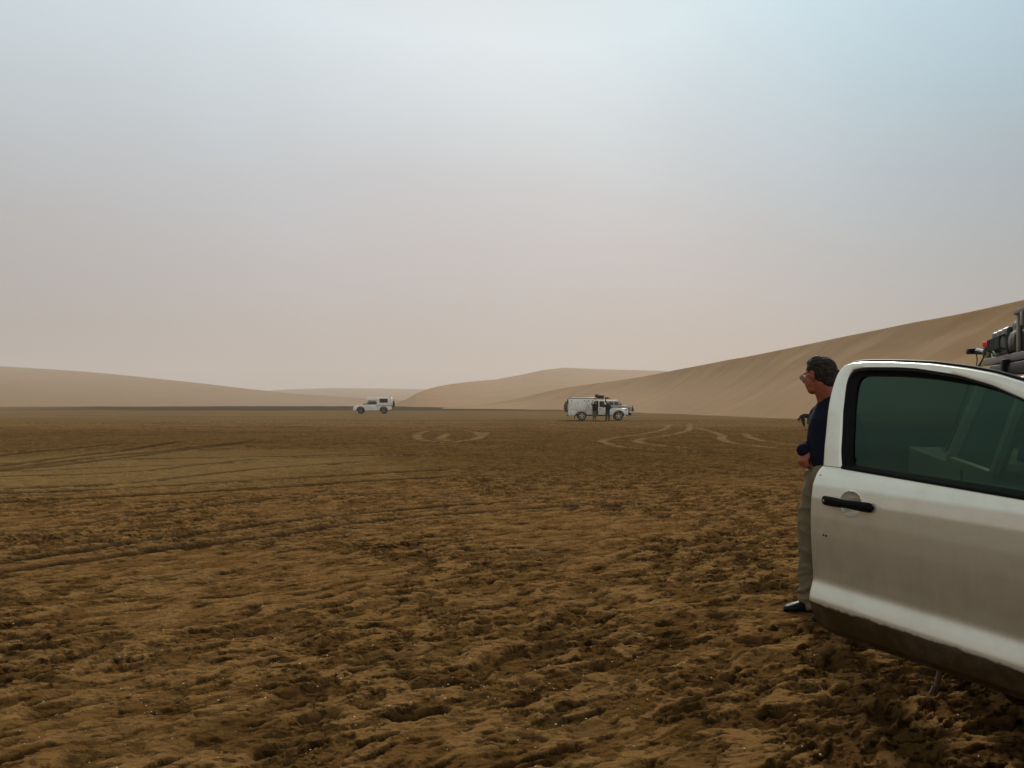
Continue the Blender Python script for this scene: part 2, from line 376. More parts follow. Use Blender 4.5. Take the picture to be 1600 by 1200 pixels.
TRACKS = {
 'A': [(-7.0, 4.3), (-4.45, 6.96), (-3.71, 7.74), (-2.78, 8.67), (-1.59, 9.92), (0.0, 10.98), (1.84, 11.47)],
 'A2': [(-7.4, 4.6), (-4.72, 7.38), (-3.06, 9.57), (-1.33, 11.12), (0.0, 11.83)],
 'B': [(-7.4, 6.8), (-5.73, 8.95), (-5.17, 9.95), (-4.46, 11.14), (-3.43, 12.25), (-1.86, 12.93)],
 'C': [(-11, 11.5), (-8.79, 13.73), (-7.1, 14.8), (-5.76, 18.01), (-3.88, 20.21)],
 'D': [(-12.5, 14.5), (-10.39, 16.23), (-8.27, 17.23), (-6.81, 21.27), (-3.65, 22.83)],
 'E': [(-12.2, 15), (-12.32, 19.26), (-12.53, 22.37), (-12.65, 26.34), (-13.63, 32.76)],
 'F': [(-11.9, 14), (-11.68, 18.25), (-11.6, 22.31), (-11.08, 26.63), (-10.82, 33.8)],
 'G': [(-14.8, 18), (-15.0, 23.43), (-15.11, 27.78), (-15.23, 31.73)],
 'H': [(-11.6, 16), (-10.9, 20.96), (-10.64, 26.6), (-9.87, 32.48), (-5.82, 36.35)],
 'I': [(-11.17, 21.48), (-7.15, 22.36), (-2.97, 24.76)],
 'J': [(-20, 20), (-14, 24.4), (-8, 27.2), (-2, 29.0), (4, 29.5)], 'K': [(-20, 22), (-14, 26.4), (-8, 29.4), (-2, 31.4)],
 'M': [(-10, 10.5), (-5.6, 13.0), (-2.5, 15.2), (-1.5, 15.8)], 'N': [(-10, 12), (-5.9, 14.4), (-2.8, 16.8), (-1.6, 17.5)],
 'O': [(-14, 19.5), (-10, 21.2), (-6, 22.6), (-2, 23.4)], 'Q': [(-17, 24.5), (-11, 28.0), (-5, 30.2)], 'S': [(-13, 16.2), (-9.2, 18.6), (-6, 20.4)], 'T': [(-22, 30), (-14, 34), (-6, 36.5), (0, 37)]}
LIGHT = {
 'L1': [(-1.39, 43.49), (-1.51, 36.25), (-1.97, 32.78), (-2.53, 31.57), (-3.41, 32.8), (-4.12, 35.55), (-4.69, 39.64), (-4.93, 44.63), (-4.29, 48.74), (-3.08, 48.1), (-1.91, 43.5), (-1.49, 38.69), (-1.64, 34.08), (-2.49, 32.79), (-3.19, 36.27), (-3.32, 41.48)] ,
 'L2': [(11.98, 60.86), (9.39, 49.5), (6.89, 41.59), (4.74, 36.31), (3.83, 33.46), (3.66, 30.47), (3.88, 27.55), (4.56, 25.91), (5.56, 24.83), (6.77, 24.19)] ,
 'L3': [(13.95, 62.5), (10.63, 48.31), (7.82, 39.76), (5.9, 35.61), (5.15, 32.86), (5.05, 30.52), (5.61, 28.05), (6.54, 26.38), (7.8, 25.66)] ,
 'L4': [(12.21, 53.53), (11.31, 45.33), (10.44, 39.9), (9.04, 34.35), (8.61, 30.68), (9.01, 27.33), (9.41, 26.13)] ,
 'L6': [(-16.3, 53.63), (-11.1, 49.56), (-6.66, 52.05), (-1.9, 59.29), (3.0, 62.5)] ,
 'L7': [(-21.36, 44.51), (-14.8, 40.21), (-9.79, 40.78), (-5.58, 43.57)] ,
 'L5': [(12.19, 41.87), (10.53, 34.44), (10.47, 30.8), (10.67, 29.26)]}
def catmull(P, k=6):
    P = np.array(P); Q = np.vstack([2*P[0]-P[1], P, 2*P[-1]-P[-2]]); o = []
    for i in range(1, len(Q)-2):
        for t in np.linspace(0, 1, k, endpoint=False):
            a, b_, c, d = Q[i-1:i+3]
            o.append(.5*((2*b_)+(-a+c)*t+(2*a-5*b_+4*c-d)*t*t+(-a+3*b_-3*c+d)*t**3))
    o.append(Q[-2]); return np.array(o)
def dist_poly(x, y, P, reach=1.0):
    """signed distance to a polyline within reach"""
    best = np.full(x.shape, 99.); sg = np.ones(x.shape); al = np.zeros(x.shape); acc = 0
    for (ax, ay), (bx, by) in zip(P[:-1], P[1:]):
        L = math.hypot(bx-ax, by-ay)
        m = (x > min(ax, bx)-reach) & (x < max(ax, bx)+reach) & (y > min(ay, by)-reach) & (y < max(ay, by)+reach)
        idx = np.nonzero(m)[0]
        if len(idx):
            X = x[idx]; Y = y[idx]; t = np.clip(((X-ax)*(bx-ax)+(Y-ay)*(by-ay))/(L*L), 0, 1)
            dx = X-ax-t*(bx-ax); dy = Y-ay-t*(by-ay); d = np.hypot(dx, dy); s = np.sign((bx-ax)*dy-(by-ay)*dx)
            u = d < best[idx]; ii = idx[u]; best[ii] = d[u]; sg[ii] = s[u]; al[ii] = (acc+t*L)[u]
        acc += L
    return best, sg, al

def ground():
    # one sheet: dense where the photo looks, coarser behind, reaching the horizon
    a_in = np.arange(-.73, .7301, .00118); a_mid = np.concatenate([np.arange(-math.pi, -.73, .03), a_in, np.arange(.745, math.pi, .03)])
    r = [1.2]
    while r[-1] < 2.6: r.append(r[-1]*1.02)
    while r[-1] < 9: r.append(r[-1]*1.0023)
    while r[-1] < 70: r.append(r[-1]*1.0042)
    while r[-1] < 260: r.append(r[-1]*1.012)
    while r[-1] < 3500: r.append(r[-1]*1.08)
    r = np.array(r); a = a_mid; nr, na_ = len(r), len(a)
    RR, AA = np.meshgrid(r, a, indexing='ij'); x = (RR*np.sin(AA)).ravel(); y = (RR*np.cos(AA)).ravel(); rr = RR.ravel()
    z = np.zeros(x.shape); fine = rr < 75
    X, Y, Rr = x[fine], y[fine], rr[fine]
    fade = lambda lam: sm(1.0, .35, Rr*.0035/lam) if True else 1
    # ridge direction turns with the old tracks
    th = R(38); c, s = math.cos(th), math.sin(th)
    wx = .10*gn(X/.5, Y/.5, 5); wy = .10*gn(X/.5, Y/.5, 6)
    P = (X+wx)*c+(Y+wy)*s; Q = -(X+wx)*s+(Y+wy)*c
    # firmer, paler pan crossed by the tracks on the left
    dry = sm(1.15, .55, np.hypot((X+9.5)/7.5, (Y-19.5)/7.5) + .35*fbm(X/2.5, Y/4, 3, 44))
    churn = (1-.8*dry)*sm(-.32, .28, fbm(X/2.6, Y/2.6, 3, 1) + .10*np.clip(X/3+.4, -1, 1) - .10*sm(14, 30, Rr))
    h = .020*fbm(X/2.2, Y/2.2, 3, 2)
    rid = 1-np.abs(fbm(P/1.1, Q/.38, 3, 3))*2.2
    h += .009*rid*(.45+.55*churn)
    pl = fbm(P/.40, Q/.17, 4, 4, .55)
    plate = sm(.0, .028, pl)
    plate2 = sm(.02, .045, fbm(P/.22, Q/.10, 4, 9, .55))
    amp = .35+.65*churn
    h += (.017*plate + .010*plate2)*amp
    # long narrow hollows and scarps left by wind and rain along the ridge direction
    e1 = sm(.22, .30, fbm(P/.45+3, Q/.13, 4, 61, .55)); e2 = sm(.24, .33, fbm(P/.20, Q/.06, 3, 66, .5))
    h -= (.028*e1 + .013*e2*fade(.07))*(.5+.5*amp)
    edge = np.exp(-(pl/.09)**2)
    crumb = fbm(X/.075, Y/.055, 4, 7, .68)
    h += .026*crumb*(.25*edge+.75*churn*(1-.55*plate))*fade(.08)
    crumb2 = np.abs(gn(X/.045, Y/.035, 8)); h += .016*crumb2*churn*(1-plate*.7)*fade(.04)
    rip = 1-np.abs(fbm(P/.2, Q/.075, 2, 14))*2.6; h += .006*np.clip(rip, 0, 1)*amp*fade(.08)
    pitw = np.zeros(X.shape)
    # hollows: hoof and foot prints with pushed up rims
    for cell, keep, dep, o in ((.36, .42, .040, 3), (.20, .36, .026, 40), (.60, .25, .042, 90)):
        wob = 1+.5*gn(X/.12, Y/.09, o)
        d, v = pits(P/cell*.75, Q/cell*1.25, o, keep); d = d*wob
        rad = .20+.16*v
        pit = sm(rad, rad*.55, d); rim = np.exp(-((d-rad*1.25)/(.09))**2)
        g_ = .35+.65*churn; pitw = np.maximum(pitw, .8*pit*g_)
        h += (-dep*pit*(.5+.5*v) + .012*rim*(.6+.8*np.abs(crumb)))*g_
    # wheel tracks
    wet_shade = .45*(1-plate)*churn + .50*edge*churn*sm(-.1, .3, crumb) + .9*e1 + .7*e2; wet_shade = np.maximum(wet_shade, pitw)  # exposed moist sand, plus painted shade of hollows and prints
    flat = np.zeros(X.shape); tone = np.zeros(X.shape); trk = np.zeros(X.shape); light0 = np.zeros(X.shape)
    for k, pp in TRACKS.items():
        C_ = catmull(pp)
        d, sg, al = dist_poly(X + .05*gn(X/.8, Y/.8, 21), Y, C_, 1.2)
        wv = .13 if k in ('A', 'A2', 'B') else (.24 if k not in 'EFGH' else .34)
        gr = sm(wv, wv*.55, d); bm1 = np.exp(-((d-wv*1.35)/.055)**2)*(.6+.8*np.clip(fbm(X/.4, Y/.4, 2, 33)+.4, 0, 1))
        tread = .004*np.sin(al*2*math.pi/.09 + 3*sg*d/.12)
        h = h*(1-.75*gr) + gr*(-.022+tread) + .014*bm1
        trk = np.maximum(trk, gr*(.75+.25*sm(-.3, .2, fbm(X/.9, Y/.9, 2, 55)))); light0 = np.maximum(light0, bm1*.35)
    light = light0
    for k, pp in LIGHT.items():
        d, sg, al = dist_poly(X+.1*gn(X/1.5, Y/1.5, 22), Y, catmull(pp), 1.5)
        g_ = sm(.27, .15, d); h = h*(1-.8*g_) - .02*g_ + .02*np.exp(-((d-.34)/.1)**2)
        light = np.maximum(light, g_*(.5+.5*sm(-.4, .3, gn(X/.9, Y/2.2, 23)))*(.45 if k in ('L6', 'L7') else 1))
    h *= 1-.0*Rr
    h *= .88
    z[fine] = h
    z += base_z(x, y)
    # far plain keeps gentle relief
    far = rr > 60
    z[far] += .10*fbm(x[far]/14, y[far]/9, 3, 12)*sm(60, 90, rr[far])
    # flatten where wheels and feet rest
    for fx, fy, fr in ((2.02, 5.5, .30),):
        d = np.hypot(x-fx, y-fy); z = z*(1-sm(fr*1.5, fr*.5, d)) + .02*sm(fr*1.5, fr*.5, d)
    co = np.stack([x, y, z], 1).astype('f')
    me = bpy.data.meshes.new('sand_plain')
    i = np.arange(nr-1)[:, None]*na_; j = np.arange(na_-1)[None, :]
    q = np.stack([i+j, i+j+1, i+j+1+na_, i+j+na_], -1).reshape(-1, 4)
    jj = (np.arange(nr-1)*na_)[:, None]
    q2 = np.concatenate([jj+na_-1, jj, jj+na_, jj+2*na_-1], 1); q = np.vstack([q, q2])
    q = q[:, ::-1]
    # the disc under the camera
    nc = len(co); co = np.vstack([co, [[0, 0, 0]]]).astype('f')
    k = np.arange(na_); tri = np.stack([k, (k+1) % na_, np.full(na_, nc)], 1)
    me.vertices.add(len(co)); me.vertices.foreach_set('co', co.ravel())
    nl = q.size+tri.size; me.loops.add(nl); me.loops.foreach_set('vertex_index', np.concatenate([q.ravel(), tri.ravel()]).astype('i'))
    nf = len(q)+len(tri); me.polygons.add(nf)
    st = np.concatenate([np.arange(len(q))*4, len(q)*4+np.arange(len(tri))*3]).astype('i')
    me.polygons.foreach_set('loop_start', st)
    me.update(calc_edges=True); me.validate()
    def attr(nm, v):
        full = np.zeros(len(co), 'f'); full[:len(v)] = v
        me.attributes.new(nm, 'FLOAT', 'POINT').data.foreach_set('value', full)
    v = np.zeros(x.shape); v[fine] = light; attr('light_track', v)
    v = np.zeros(x.shape); v[fine] = np.clip(wet_shade+.9*trk, 0, 1); attr('damp_shade', v)
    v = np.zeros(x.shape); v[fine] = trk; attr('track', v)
    v = np.zeros(x.shape); v[fine] = dry; attr('dry', v)
    v = np.zeros(x.shape); v[fine] = churn; v[~fine] = .3; attr('churn', v)
    v = np.zeros(x.shape); v[fine] = plate; attr('plate', v)
    me.shade_smooth()
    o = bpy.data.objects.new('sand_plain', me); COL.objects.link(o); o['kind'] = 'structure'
    # material
    m = bpy.data.materials.new('damp_brown_sand'); m.use_nodes = True; n = m.node_tree; b = n.nodes['Principled BSDF']
    g = n.nodes.new('ShaderNodeNewGeometry'); N_ = n.nodes
    def noise(sc, det=5, vec=None, ro=.5):
        t = N_.new('ShaderNodeTexNoise'); t.inputs['Scale'].default_value = sc; t.inputs['Detail'].default_value = det; t.inputs['Roughness'].default_value = ro
        n.links.new(vec or g.outputs['Position'], t.inputs['Vector']); return t.outputs['Fac']
    def rng(v, a, b_, c=0., d=1.):
        x = N_.new('ShaderNodeMapRange'); x.interpolation_type = 'SMOOTHSTEP'
        for kk, qq in zip(('From Min', 'From Max', 'To Min', 'To Max'), (a, b_, c, d)): x.inputs[kk].default_value = qq
        n.links.new(v, x.inputs['Value']); return x.outputs[0]
    def mth(op, a, bb=None, c=None):
        x = N_.new('ShaderNodeMath'); x.operation = op
        for ii, v in enumerate((a, bb, c)):
            if v is None: continue
            if isinstance(v, (int, float)): x.inputs[ii].default_value = v
            else: n.links.new(v, x.inputs[ii])
        return x.outputs[0]
    def mix(f, A, B):
        x = N_.new('ShaderNodeMix'); x.data_type = 'RGBA'
        for nm, v in (('Factor', f), ('A', A), ('B', B)):
            if isinstance(v, tuple): x.inputs[nm].default_value = (*v, 1)
            elif isinstance(v, (int, float)): x.inputs[nm].default_value = v
            else: n.links.new(v, x.inputs[nm])
        return x.outputs['Result']
    def at(nm):
        x = N_.new('ShaderNodeAttribute'); x.attribute_name = nm; return x.outputs['Fac']
    sep_ = N_.new('ShaderNodeSeparateXYZ'); n.links.new(g.outputs['Position'], sep_.inputs[0])
    big = rng(noise(.35, 4), .35, .65); med = rng(noise(2.6, 5), .35, .7); fin = rng(noise(38, 6, None, .65), .3, .75)
    col = mix(med, (.128, .065, .0195), (.205, .110, .037))
    col = mix(mth('MULTIPLY', big, .45), col, (.130, .068, .020))
    col = mix(mth('MULTIPLY', at('plate'), .35), col, (.335, .190, .070))
    col = mix(mth('MULTIPLY', fin, .35), col, (.050, .027, .008))
    col = mix(mth('MULTIPLY', at('damp_shade'), .80), col, (.017, .0095, .003))  # shade of pits and grooves put into the sand colour
    # dark flecks, drawn out along the ridges
    mpf = N_.new('ShaderNodeMapping'); mpf.inputs['Rotation'].default_value = (0, 0, R(-38)); mpf.inputs['Scale'].default_value = (1, 3.2, 1); n.links.new(g.outputs['Position'], mpf.inputs[0])
    f1 = rng(noise(8.5, 10, mpf.outputs[0], .70), .54, .585); f2 = rng(noise(1.5, 8, mpf.outputs[0], .62), .57, .62)
    col = mix(mth('MULTIPLY', f1, mth('MULTIPLY_ADD', at('churn'), .50, .32)), col, (.012, .007, .002))
    col = mix(mth('MULTIPLY', f2, mth('MULTIPLY', rng(sep_.outputs['Y'], 7, 14), .50)), col, (.022, .012, .004))
    # dried pale crust patches
    crust = mth('MULTIPLY', rng(noise(.55, 3), .60, .72), rng(noise(9, 5), .5, .65))
    col = mix(mth('MULTIPLY', crust, .45), col, (.27, .19, .10))
    # the farther plain: dusty, then a strip of dark gravel before the dunes
    midz = mth('MULTIPLY', rng(sep_.outputs['Y'], 11, 20), rng(sep_.outputs['Y'], 62, 40)); col = mix(mth('MULTIPLY', midz, .50), col, (.060, .034, .009))
    col = mix(mth('MULTIPLY', at('dry'), .36), col, (.250, .165, .066))
    ln = N_.new('ShaderNodeVectorMath'); ln.operation = 'LENGTH'; n.links.new(g.outputs['Position'], ln.inputs[0])
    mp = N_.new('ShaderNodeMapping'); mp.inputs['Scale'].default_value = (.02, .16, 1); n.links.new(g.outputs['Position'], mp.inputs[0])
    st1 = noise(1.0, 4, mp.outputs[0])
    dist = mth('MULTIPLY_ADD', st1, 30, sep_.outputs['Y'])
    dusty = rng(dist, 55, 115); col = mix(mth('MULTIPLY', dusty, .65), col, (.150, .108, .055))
    mp2 = N_.new('ShaderNodeMapping'); mp2.inputs['Scale'].default_value = (.05, .30, 1); n.links.new(g.outputs['Position'], mp2.inputs[0])
    col = mix(mth('MULTIPLY', rng(noise(1.0, 5, mp2.outputs[0]), .45, .65), mth('MULTIPLY', rng(sep_.outputs['Y'], 14, 30), .30)), col, (.055, .031, .010))
    xx = mth('MULTIPLY_ADD', sep_.outputs['X'], 1.0, mth('MULTIPLY', sep_.outputs['Y'], .62))
    strip = mth('MULTIPLY', rng(dist, 150, 162), rng(xx, -15, 30))
    col = mix(mth('MULTIPLY', strip, .85), col, (.050, .040, .024))
    col = mix(mth('MULTIPLY', at('track'), .62), col, (.034, .019, .006))  # shaded sides of the wheel grooves painted as dark lines
    col = mix(mth('MULTIPLY', at('light_track'), .50), col, (.24, .155, .075))
    n.links.new(col, b.inputs['Base Color'])
    n.links.new(rng(med, 0, 1, .62, .9), b.inputs['Roughness']); b.inputs['Specular IOR Level'].default_value = 0
    hsum = mth('ADD', mth('MULTIPLY', noise(60, 7, None, .75), .016), mth('MULTIPLY', noise(14, 6, None, .65), .030))
    hsum = mth('SUBTRACT', hsum, mth('MULTIPLY', f1, .006))
    bp = N_.new('ShaderNodeBump'); bp.inputs['Strength'].default_value = .9; bp.inputs['Distance'].default_value = 1.0
    n.links.new(hsum, bp.inputs['Height']); n.links.new(bp.outputs[0], b.inputs['Normal'])
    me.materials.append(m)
    return o
ground()

# ------------------------------------------------------------------ dunes
def sand_mat(name, c1, c2, streak=True):
    m = bpy.data.materials.new(name); m.use_nodes = True; n = m.node_tree; b = n.nodes['Principled BSDF']
    g = n.nodes.new('ShaderNodeNewGeometry')
    d1 = n.nodes.new('ShaderNodeVectorMath'); d1.operation = 'DOT_PRODUCT'; d1.inputs[1].default_value = (.030, .010, .030)
    d2 = n.nodes.new('ShaderNodeVectorMath'); d2.operation = 'DOT_PRODUCT'; d2.inputs[1].default_value = (.17, -.50, .06)
    for q in (d1, d2): n.links.new(g.outputs['Position'], q.inputs[0])
    mp = n.nodes.new('ShaderNodeCombineXYZ'); n.links.new(d1.outputs['Value'], mp.inputs[0]); n.links.new(d2.outputs['Value'], mp.inputs[1])
    t = n.nodes.new('ShaderNodeTexNoise'); t.inputs['Scale'].default_value = 1; t.inputs['Detail'].default_value = 7; t.inputs['Roughness'].default_value = .6
    n.links.new(mp.outputs[0], t.inputs['Vector'])
    t2 = n.nodes.new('ShaderNodeTexNoise'); t2.inputs['Scale'].default_value = .05; t2.inputs['Detail'].default_value = 4; n.links.new(g.outputs['Position'], t2.inputs['Vector'])
    k = n.nodes.new('ShaderNodeMapRange'); k.inputs['From Min'].default_value = .40; k.inputs['From Max'].default_value = .72; n.links.new(t.outputs['Fac'], k.inputs['Value'])
    k2 = n.nodes.new('ShaderNodeMapRange'); k2.inputs['From Min'].default_value = .35; k2.inputs['From Max'].default_value = .65; n.links.new(t2.outputs['Fac'], k2.inputs['Value'])
    k2.inputs['To Max'].default_value = .5
    a = n.nodes.new('ShaderNodeMix'); a.data_type = 'RGBA'; a.inputs['A'].default_value = (*c1, 1); a.inputs['B'].default_value = (*c2, 1); n.links.new(k2.outputs[0], a.inputs['Factor'])
    d = n.nodes.new('ShaderNodeMix'); d.data_type = 'RGBA'; n.links.new(a.outputs['Result'], d.inputs['A']); d.inputs['B'].default_value = (*[q*.62 for q in c2], 1)
    s = n.nodes.new('ShaderNodeMath'); s.operation = 'MULTIPLY'; s.inputs[1].default_value = .27 if streak else .1; n.links.new(k.outputs[0], s.inputs[0]); n.links.new(s.outputs[0], d.inputs['Factor'])
    n.links.new(d.outputs['Result'], b.inputs['Base Color']); b.inputs['Roughness'].default_value = .95; b.inputs['Specular IOR Level'].default_value = .15
    bp = n.nodes.new('ShaderNodeBump'); bp.inputs['Strength'].default_value = .5; bp.inputs['Distance'].default_value = .14 if streak else .03
    n.links.new(t.outputs['Fac'], bp.inputs['Height']); n.links.new(bp.outputs[0], b.inputs['Normal'])
    return m
M['dune'] = sand_mat('golden_dune_sand', (.212, .110, .023), (.155, .077, .014))
M['dune_far'] = sand_mat('hazed_dune_sand', (.205, .125, .056), (.175, .105, .045), False)  # distance haze put into the colour as a paler base

def dune(name, rows, mt, back=1.6, relief=.25, wob=2.0, power=1.12, cols=700, lines=70, oo=0):
    """rows: (azimuth key, base distance, crest height in metres, crest distance); lofted base > crest > back slope"""
    rows = np.array(rows, float); k = np.linspace(rows[0, 0], rows[-1, 0], cols)
    def ip(i):   # smoothed interpolation
        v = np.interp(k, rows[:, 0], rows[:, i]); ker = np.hanning(17); ker /= ker.sum()
        vp = np.concatenate([np.full(8, v[0]), v, np.full(8, v[-1])]); return np.convolve(vp, ker, 'valid')
    b_, hgt, c_ = ip(1), ip(2), ip(3)
    b_ = b_ + wob*gn(k*16, k*0+3.3, oo)
    back_len = hgt*6+30
    V = []
    tt = np.concatenate([np.linspace(-.06, 1, lines), 1+np.linspace(.02, 1, 24)**1.5])
    for t in tt:
        if t <= 1:
            D = b_+(c_-b_)*t; u = max(t, 0)
            z = -.5+(hgt+.5)*(u**power*(1-.12*math.sin(math.pi*u))) + (t*8 if t < 0 else 0)
        else:
            s = (t-1); D = c_+back_len*s; z = hgt-(hgt+3)*(s*s*(3-2*s))
        V.append(np.stack([k*D, D, z], 1))
    V = np.array(V); x, y, z = V[..., 0], V[..., 1], V[..., 2]
    wgt = np.clip(tt, 0, 1)[:, None]*np.clip((1.02-tt)*6, 0, 1)[:, None]
    al_ = .316*x-.95*y; ac_ = .95*x+.316*y+3*z
    z += relief*wgt*(fbm(al_/16, ac_/60, 4, oo+1)*1.0 + .35*gn(al_/3.2, ac_/26, oo+2))
    co = V.reshape(-1, 3).astype('f'); nr, nc = V.shape[:2]
    i = np.arange(nr-1)[:, None]*nc; j = np.arange(nc-1)[None, :]
    q = np.stack([i+j, i+j+1, i+j+1+nc, i+j+nc], -1).reshape(-1, 4)
    me = bpy.data.meshes.new(name); me.vertices.add(len(co)); me.vertices.foreach_set('co', co.ravel())
    me.loops.add(q.size); me.loops.foreach_set('vertex_index', q.ravel().astype('i')); me.polygons.add(len(q))
    me.polygons.foreach_set('loop_start', (np.arange(len(q))*4).astype('i')); me.update(calc_edges=True); me.shade_smooth()
    me.materials.append(mt); o = bpy.data.objects.new(name, me); COL.objects.link(o); o['kind'] = 'structure'; return o

def K(px, bd, cy, cd): return ((px-800)/1250, bd, 1.5+(625-cy)*cd/1250, cd)
dune('slip_face_dune', [K(690, 165, 637.5, 170), K(760, 164, 632, 178), K(820, 158, 620, 185), K(880, 146, 606, 182), K(930, 132, 599, 172), K(989, 116, 591, 160), K(1055, 104, 578, 140), K(1125, 93, 564.5, 124), K(1222, 78, 546, 108), K(1320, 69, 525.5, 100), K(1420, 64, 505, 96), K(1497, 60, 491, 92), K(1600, 56.5, 468, 89), K(1900, 50, 405, 86), K(2600, 44, 300, 84), K(3400, 38, 330, 74), K(4400, 34, 450, 62), K(5600, 30, 640, 40)], M['dune'], relief=.30, oo=50, cols=1100, lines=110)
dune('middle_dune', [K(606, 236, 634, 240), K(620, 232, 629.5, 243), K(634, 226, 624.5, 248), K(650, 215, 615, 264), K(668, 205, 608, 295), K(690, 196, 602.5, 340), K(775, 168, 593, 544), K(815, 160, 585.5, 616), K(850, 154, 578, 631), K(882, 150, 574.5, 646), K(928, 145, 576.5, 657), K(1037, 140, 579.5, 668), K(1150, 140, 590, 668), K(1300, 140, 600, 652)], M['dune'], relief=.35, oo=60, cols=900, lines=90)
dune('left_dune', [K(-3600, 236, 640, 500), K(-2600, 230, 600, 762), K(-1500, 225, 575, 764), K(-700, 215, 560, 775), K(-300, 212, 564, 776), K(0, 211, 572, 777), K(124, 219, 580, 750), K(247, 224, 592, 645), K(371, 228, 606, 535), K(454, 230, 615, 454), K(536, 233, 620.5, 373), K(619, 236, 624.5, 295), K(700, 240, 629, 261), K(760, 245, 633, 259)], M['dune_far'], relief=.3, oo=70, cols=900, lines=80)
dune('distant_dune', [K(250, 520, 622.45, 1150), K(380, 520, 613.95, 1150), K(440, 520, 608.85, 1150), K(520, 520, 606.3, 1150), K(600, 520, 607.15, 1150), K(700, 520, 608.85, 1150), K(900, 520, 610.55, 1150), K(1100, 520, 616.5, 1150)], M['dune_far'], relief=.3, oo=80, cols=300, lines=40)

# ------------------------------------------------------------------ people
def person_far(label, cat, group, P, mats, name='person', hat=None, hair=True):
    """P: dict of joints in metres relative to the ground point; x right in photo, y away"""
    root = empty(name, label=label, cat=cat, group=group)
    bm = bmesh.new()
    ellipsoid(bm, P['head'], (.085, .085, .115)); 
    capsule(bm, [P['neck'], P['head']], [.055, .05], 10)
    capsule(bm, [P['neck'], P['chest'], P['pelvis']], [(.13, .08), (.16, .11), (.15, .11)], 14, side=P.get('side', (1, 0, 0)))
    for s in ('l', 'r'):
        capsule(bm, [P['sh'+s], P['el'+s], P['ha'+s]], [.05, .04, .028], 8)
        capsule(bm, [P['hip'+s], P['kn'+s], P['an'+s]], [.08, .058, .04], 8)
        h = Vector(P['ha'+s]); d = (h-Vector(P['el'+s])).normalized()
        ellipsoid(bm, h+d*.05, (.03, .03, .045)); 
        for f in range(4): capsule(bm, [h+d*.07+Vector((.015*(f-1.5), 0, 0)), h+d*.13+Vector((.018*(f-1.5), 0, -.01))], [.009, .008], 6)
        a = Vector(P['an'+s]); capsule(bm, [a, a+Vector(P.get('toe', (.12, -.1, -.03)))], [.04, .035], 8)
    blend('body', bm, mats['skin'], root, .014, 3)
    bm = bmesh.new()
    capsule(bm, [P['neck'], P['chest'], P['pelvis']], [(.15, .11), (.20, .145), (.185, .14)], 14, side=P.get('side', (1, 0, 0)))
    for s in ('l', 'r'): 
        e = Vector(P['el'+s]); h = Vector(P['ha'+s]); sl = P.get('sleeve', .8)
        capsule(bm, [P['sh'+s], e, e+(h-e)*sl], [.075, .06, .05], 10)
    blend('jacket', bm, mats['top'], root, .018, 4)
    bm = bmesh.new()
    for s in ('l', 'r'):
        k = Vector(P['kn'+s]); a = Vector(P['an'+s]); tl = P.get('trouser', .9)
        capsule(bm, [P['pelvis'], P['hip'+s], k] + ([k+(a-k)*tl] if tl > 0 else []), [.14, .115, .09] + ([.075] if tl > 0 else []), 10)
    blend('trousers' if P.get('trouser', .9) > 0 else 'shorts', bm, mats['legs'], root, .018, 4)
    for s in ('l', 'r'):
        a = Vector(P['an'+s]); bm = bmesh.new(); capsule(bm, [a+Vector((0, 0, -.02)), a+Vector(P.get('toe', (.14, -.1, -.05)))], [.05, .042], 10, side=(0, 0, 1))
        mesh_obj('shoe', bm, M['shoe'], root)
    H = Vector(P['head'])
    if hat:
        bm = bmesh.new(); cyl(bm, H+Vector((0, 0, .055)), (0, 0, 1), .155 if hat[1] else .10, .015, 20); ellipsoid(bm, H+Vector((0, 0, .07)), (.098, .105, .075)); mesh_obj('hat', bm, hat[0], root)
    else:
        bm = bmesh.new(); ellipsoid(bm, H+Vector((0, .012, .028)), (.095, .097, .105)); mesh_obj('hair', bm, M['hair'], root)
    return root

def hand(bm, wrist, direction, palm_n, side, s=1.0, curl=.9, thumb_side=1):
    """palm plus four bent fingers and a thumb; direction = wrist to knuckles, palm_n = back of the hand"""
    d = Vector(direction).normalized(); nb = Vector(palm_n).normalized(); sd = d.cross(nb).normalized()*thumb_side
    w_ = Vector(wrist)
    capsule(bm, [w_, w_+d*.045*s, w_+d*.085*s], [(.028*s, .020*s), (.040*s, .016*s), (.041*s, .014*s)], 12, side=sd)
    for i, L in enumerate((.070, .078, .072, .058)):
        off = sd*(.030-.020*i)*s; k = w_+d*(.088-.003*abs(i-1))*s+off
        a1 = curl*(.55+.06*i); a2 = curl*(1.35+.07*i); a3 = curl*(2.0+.05*i)
        p = [k]
        for a, l in ((a1, .45), (a2, .32), (a3, .23)):
            p.append(p[-1]+(d*math.cos(a)-nb*math.sin(a))*L*l*s)
        capsule(bm, p, [.0098*s, .0090*s, .0082*s, .0072*s], 8)
    t0 = w_+d*.025*s+sd*.026*s; t1 = t0+(sd*.5+d*.75-nb*.3).normalized()*.038*s; t2 = t1+(d*.8-nb*.55-sd*.15).normalized()*.03*s; t3 = t2+(d*.7-nb*.6-sd*.4).normalized()*.022*s
    capsule(bm, [t0, t1, t2, t3], [.014*s, .0115*s, .0105*s, .0085*s], 8)

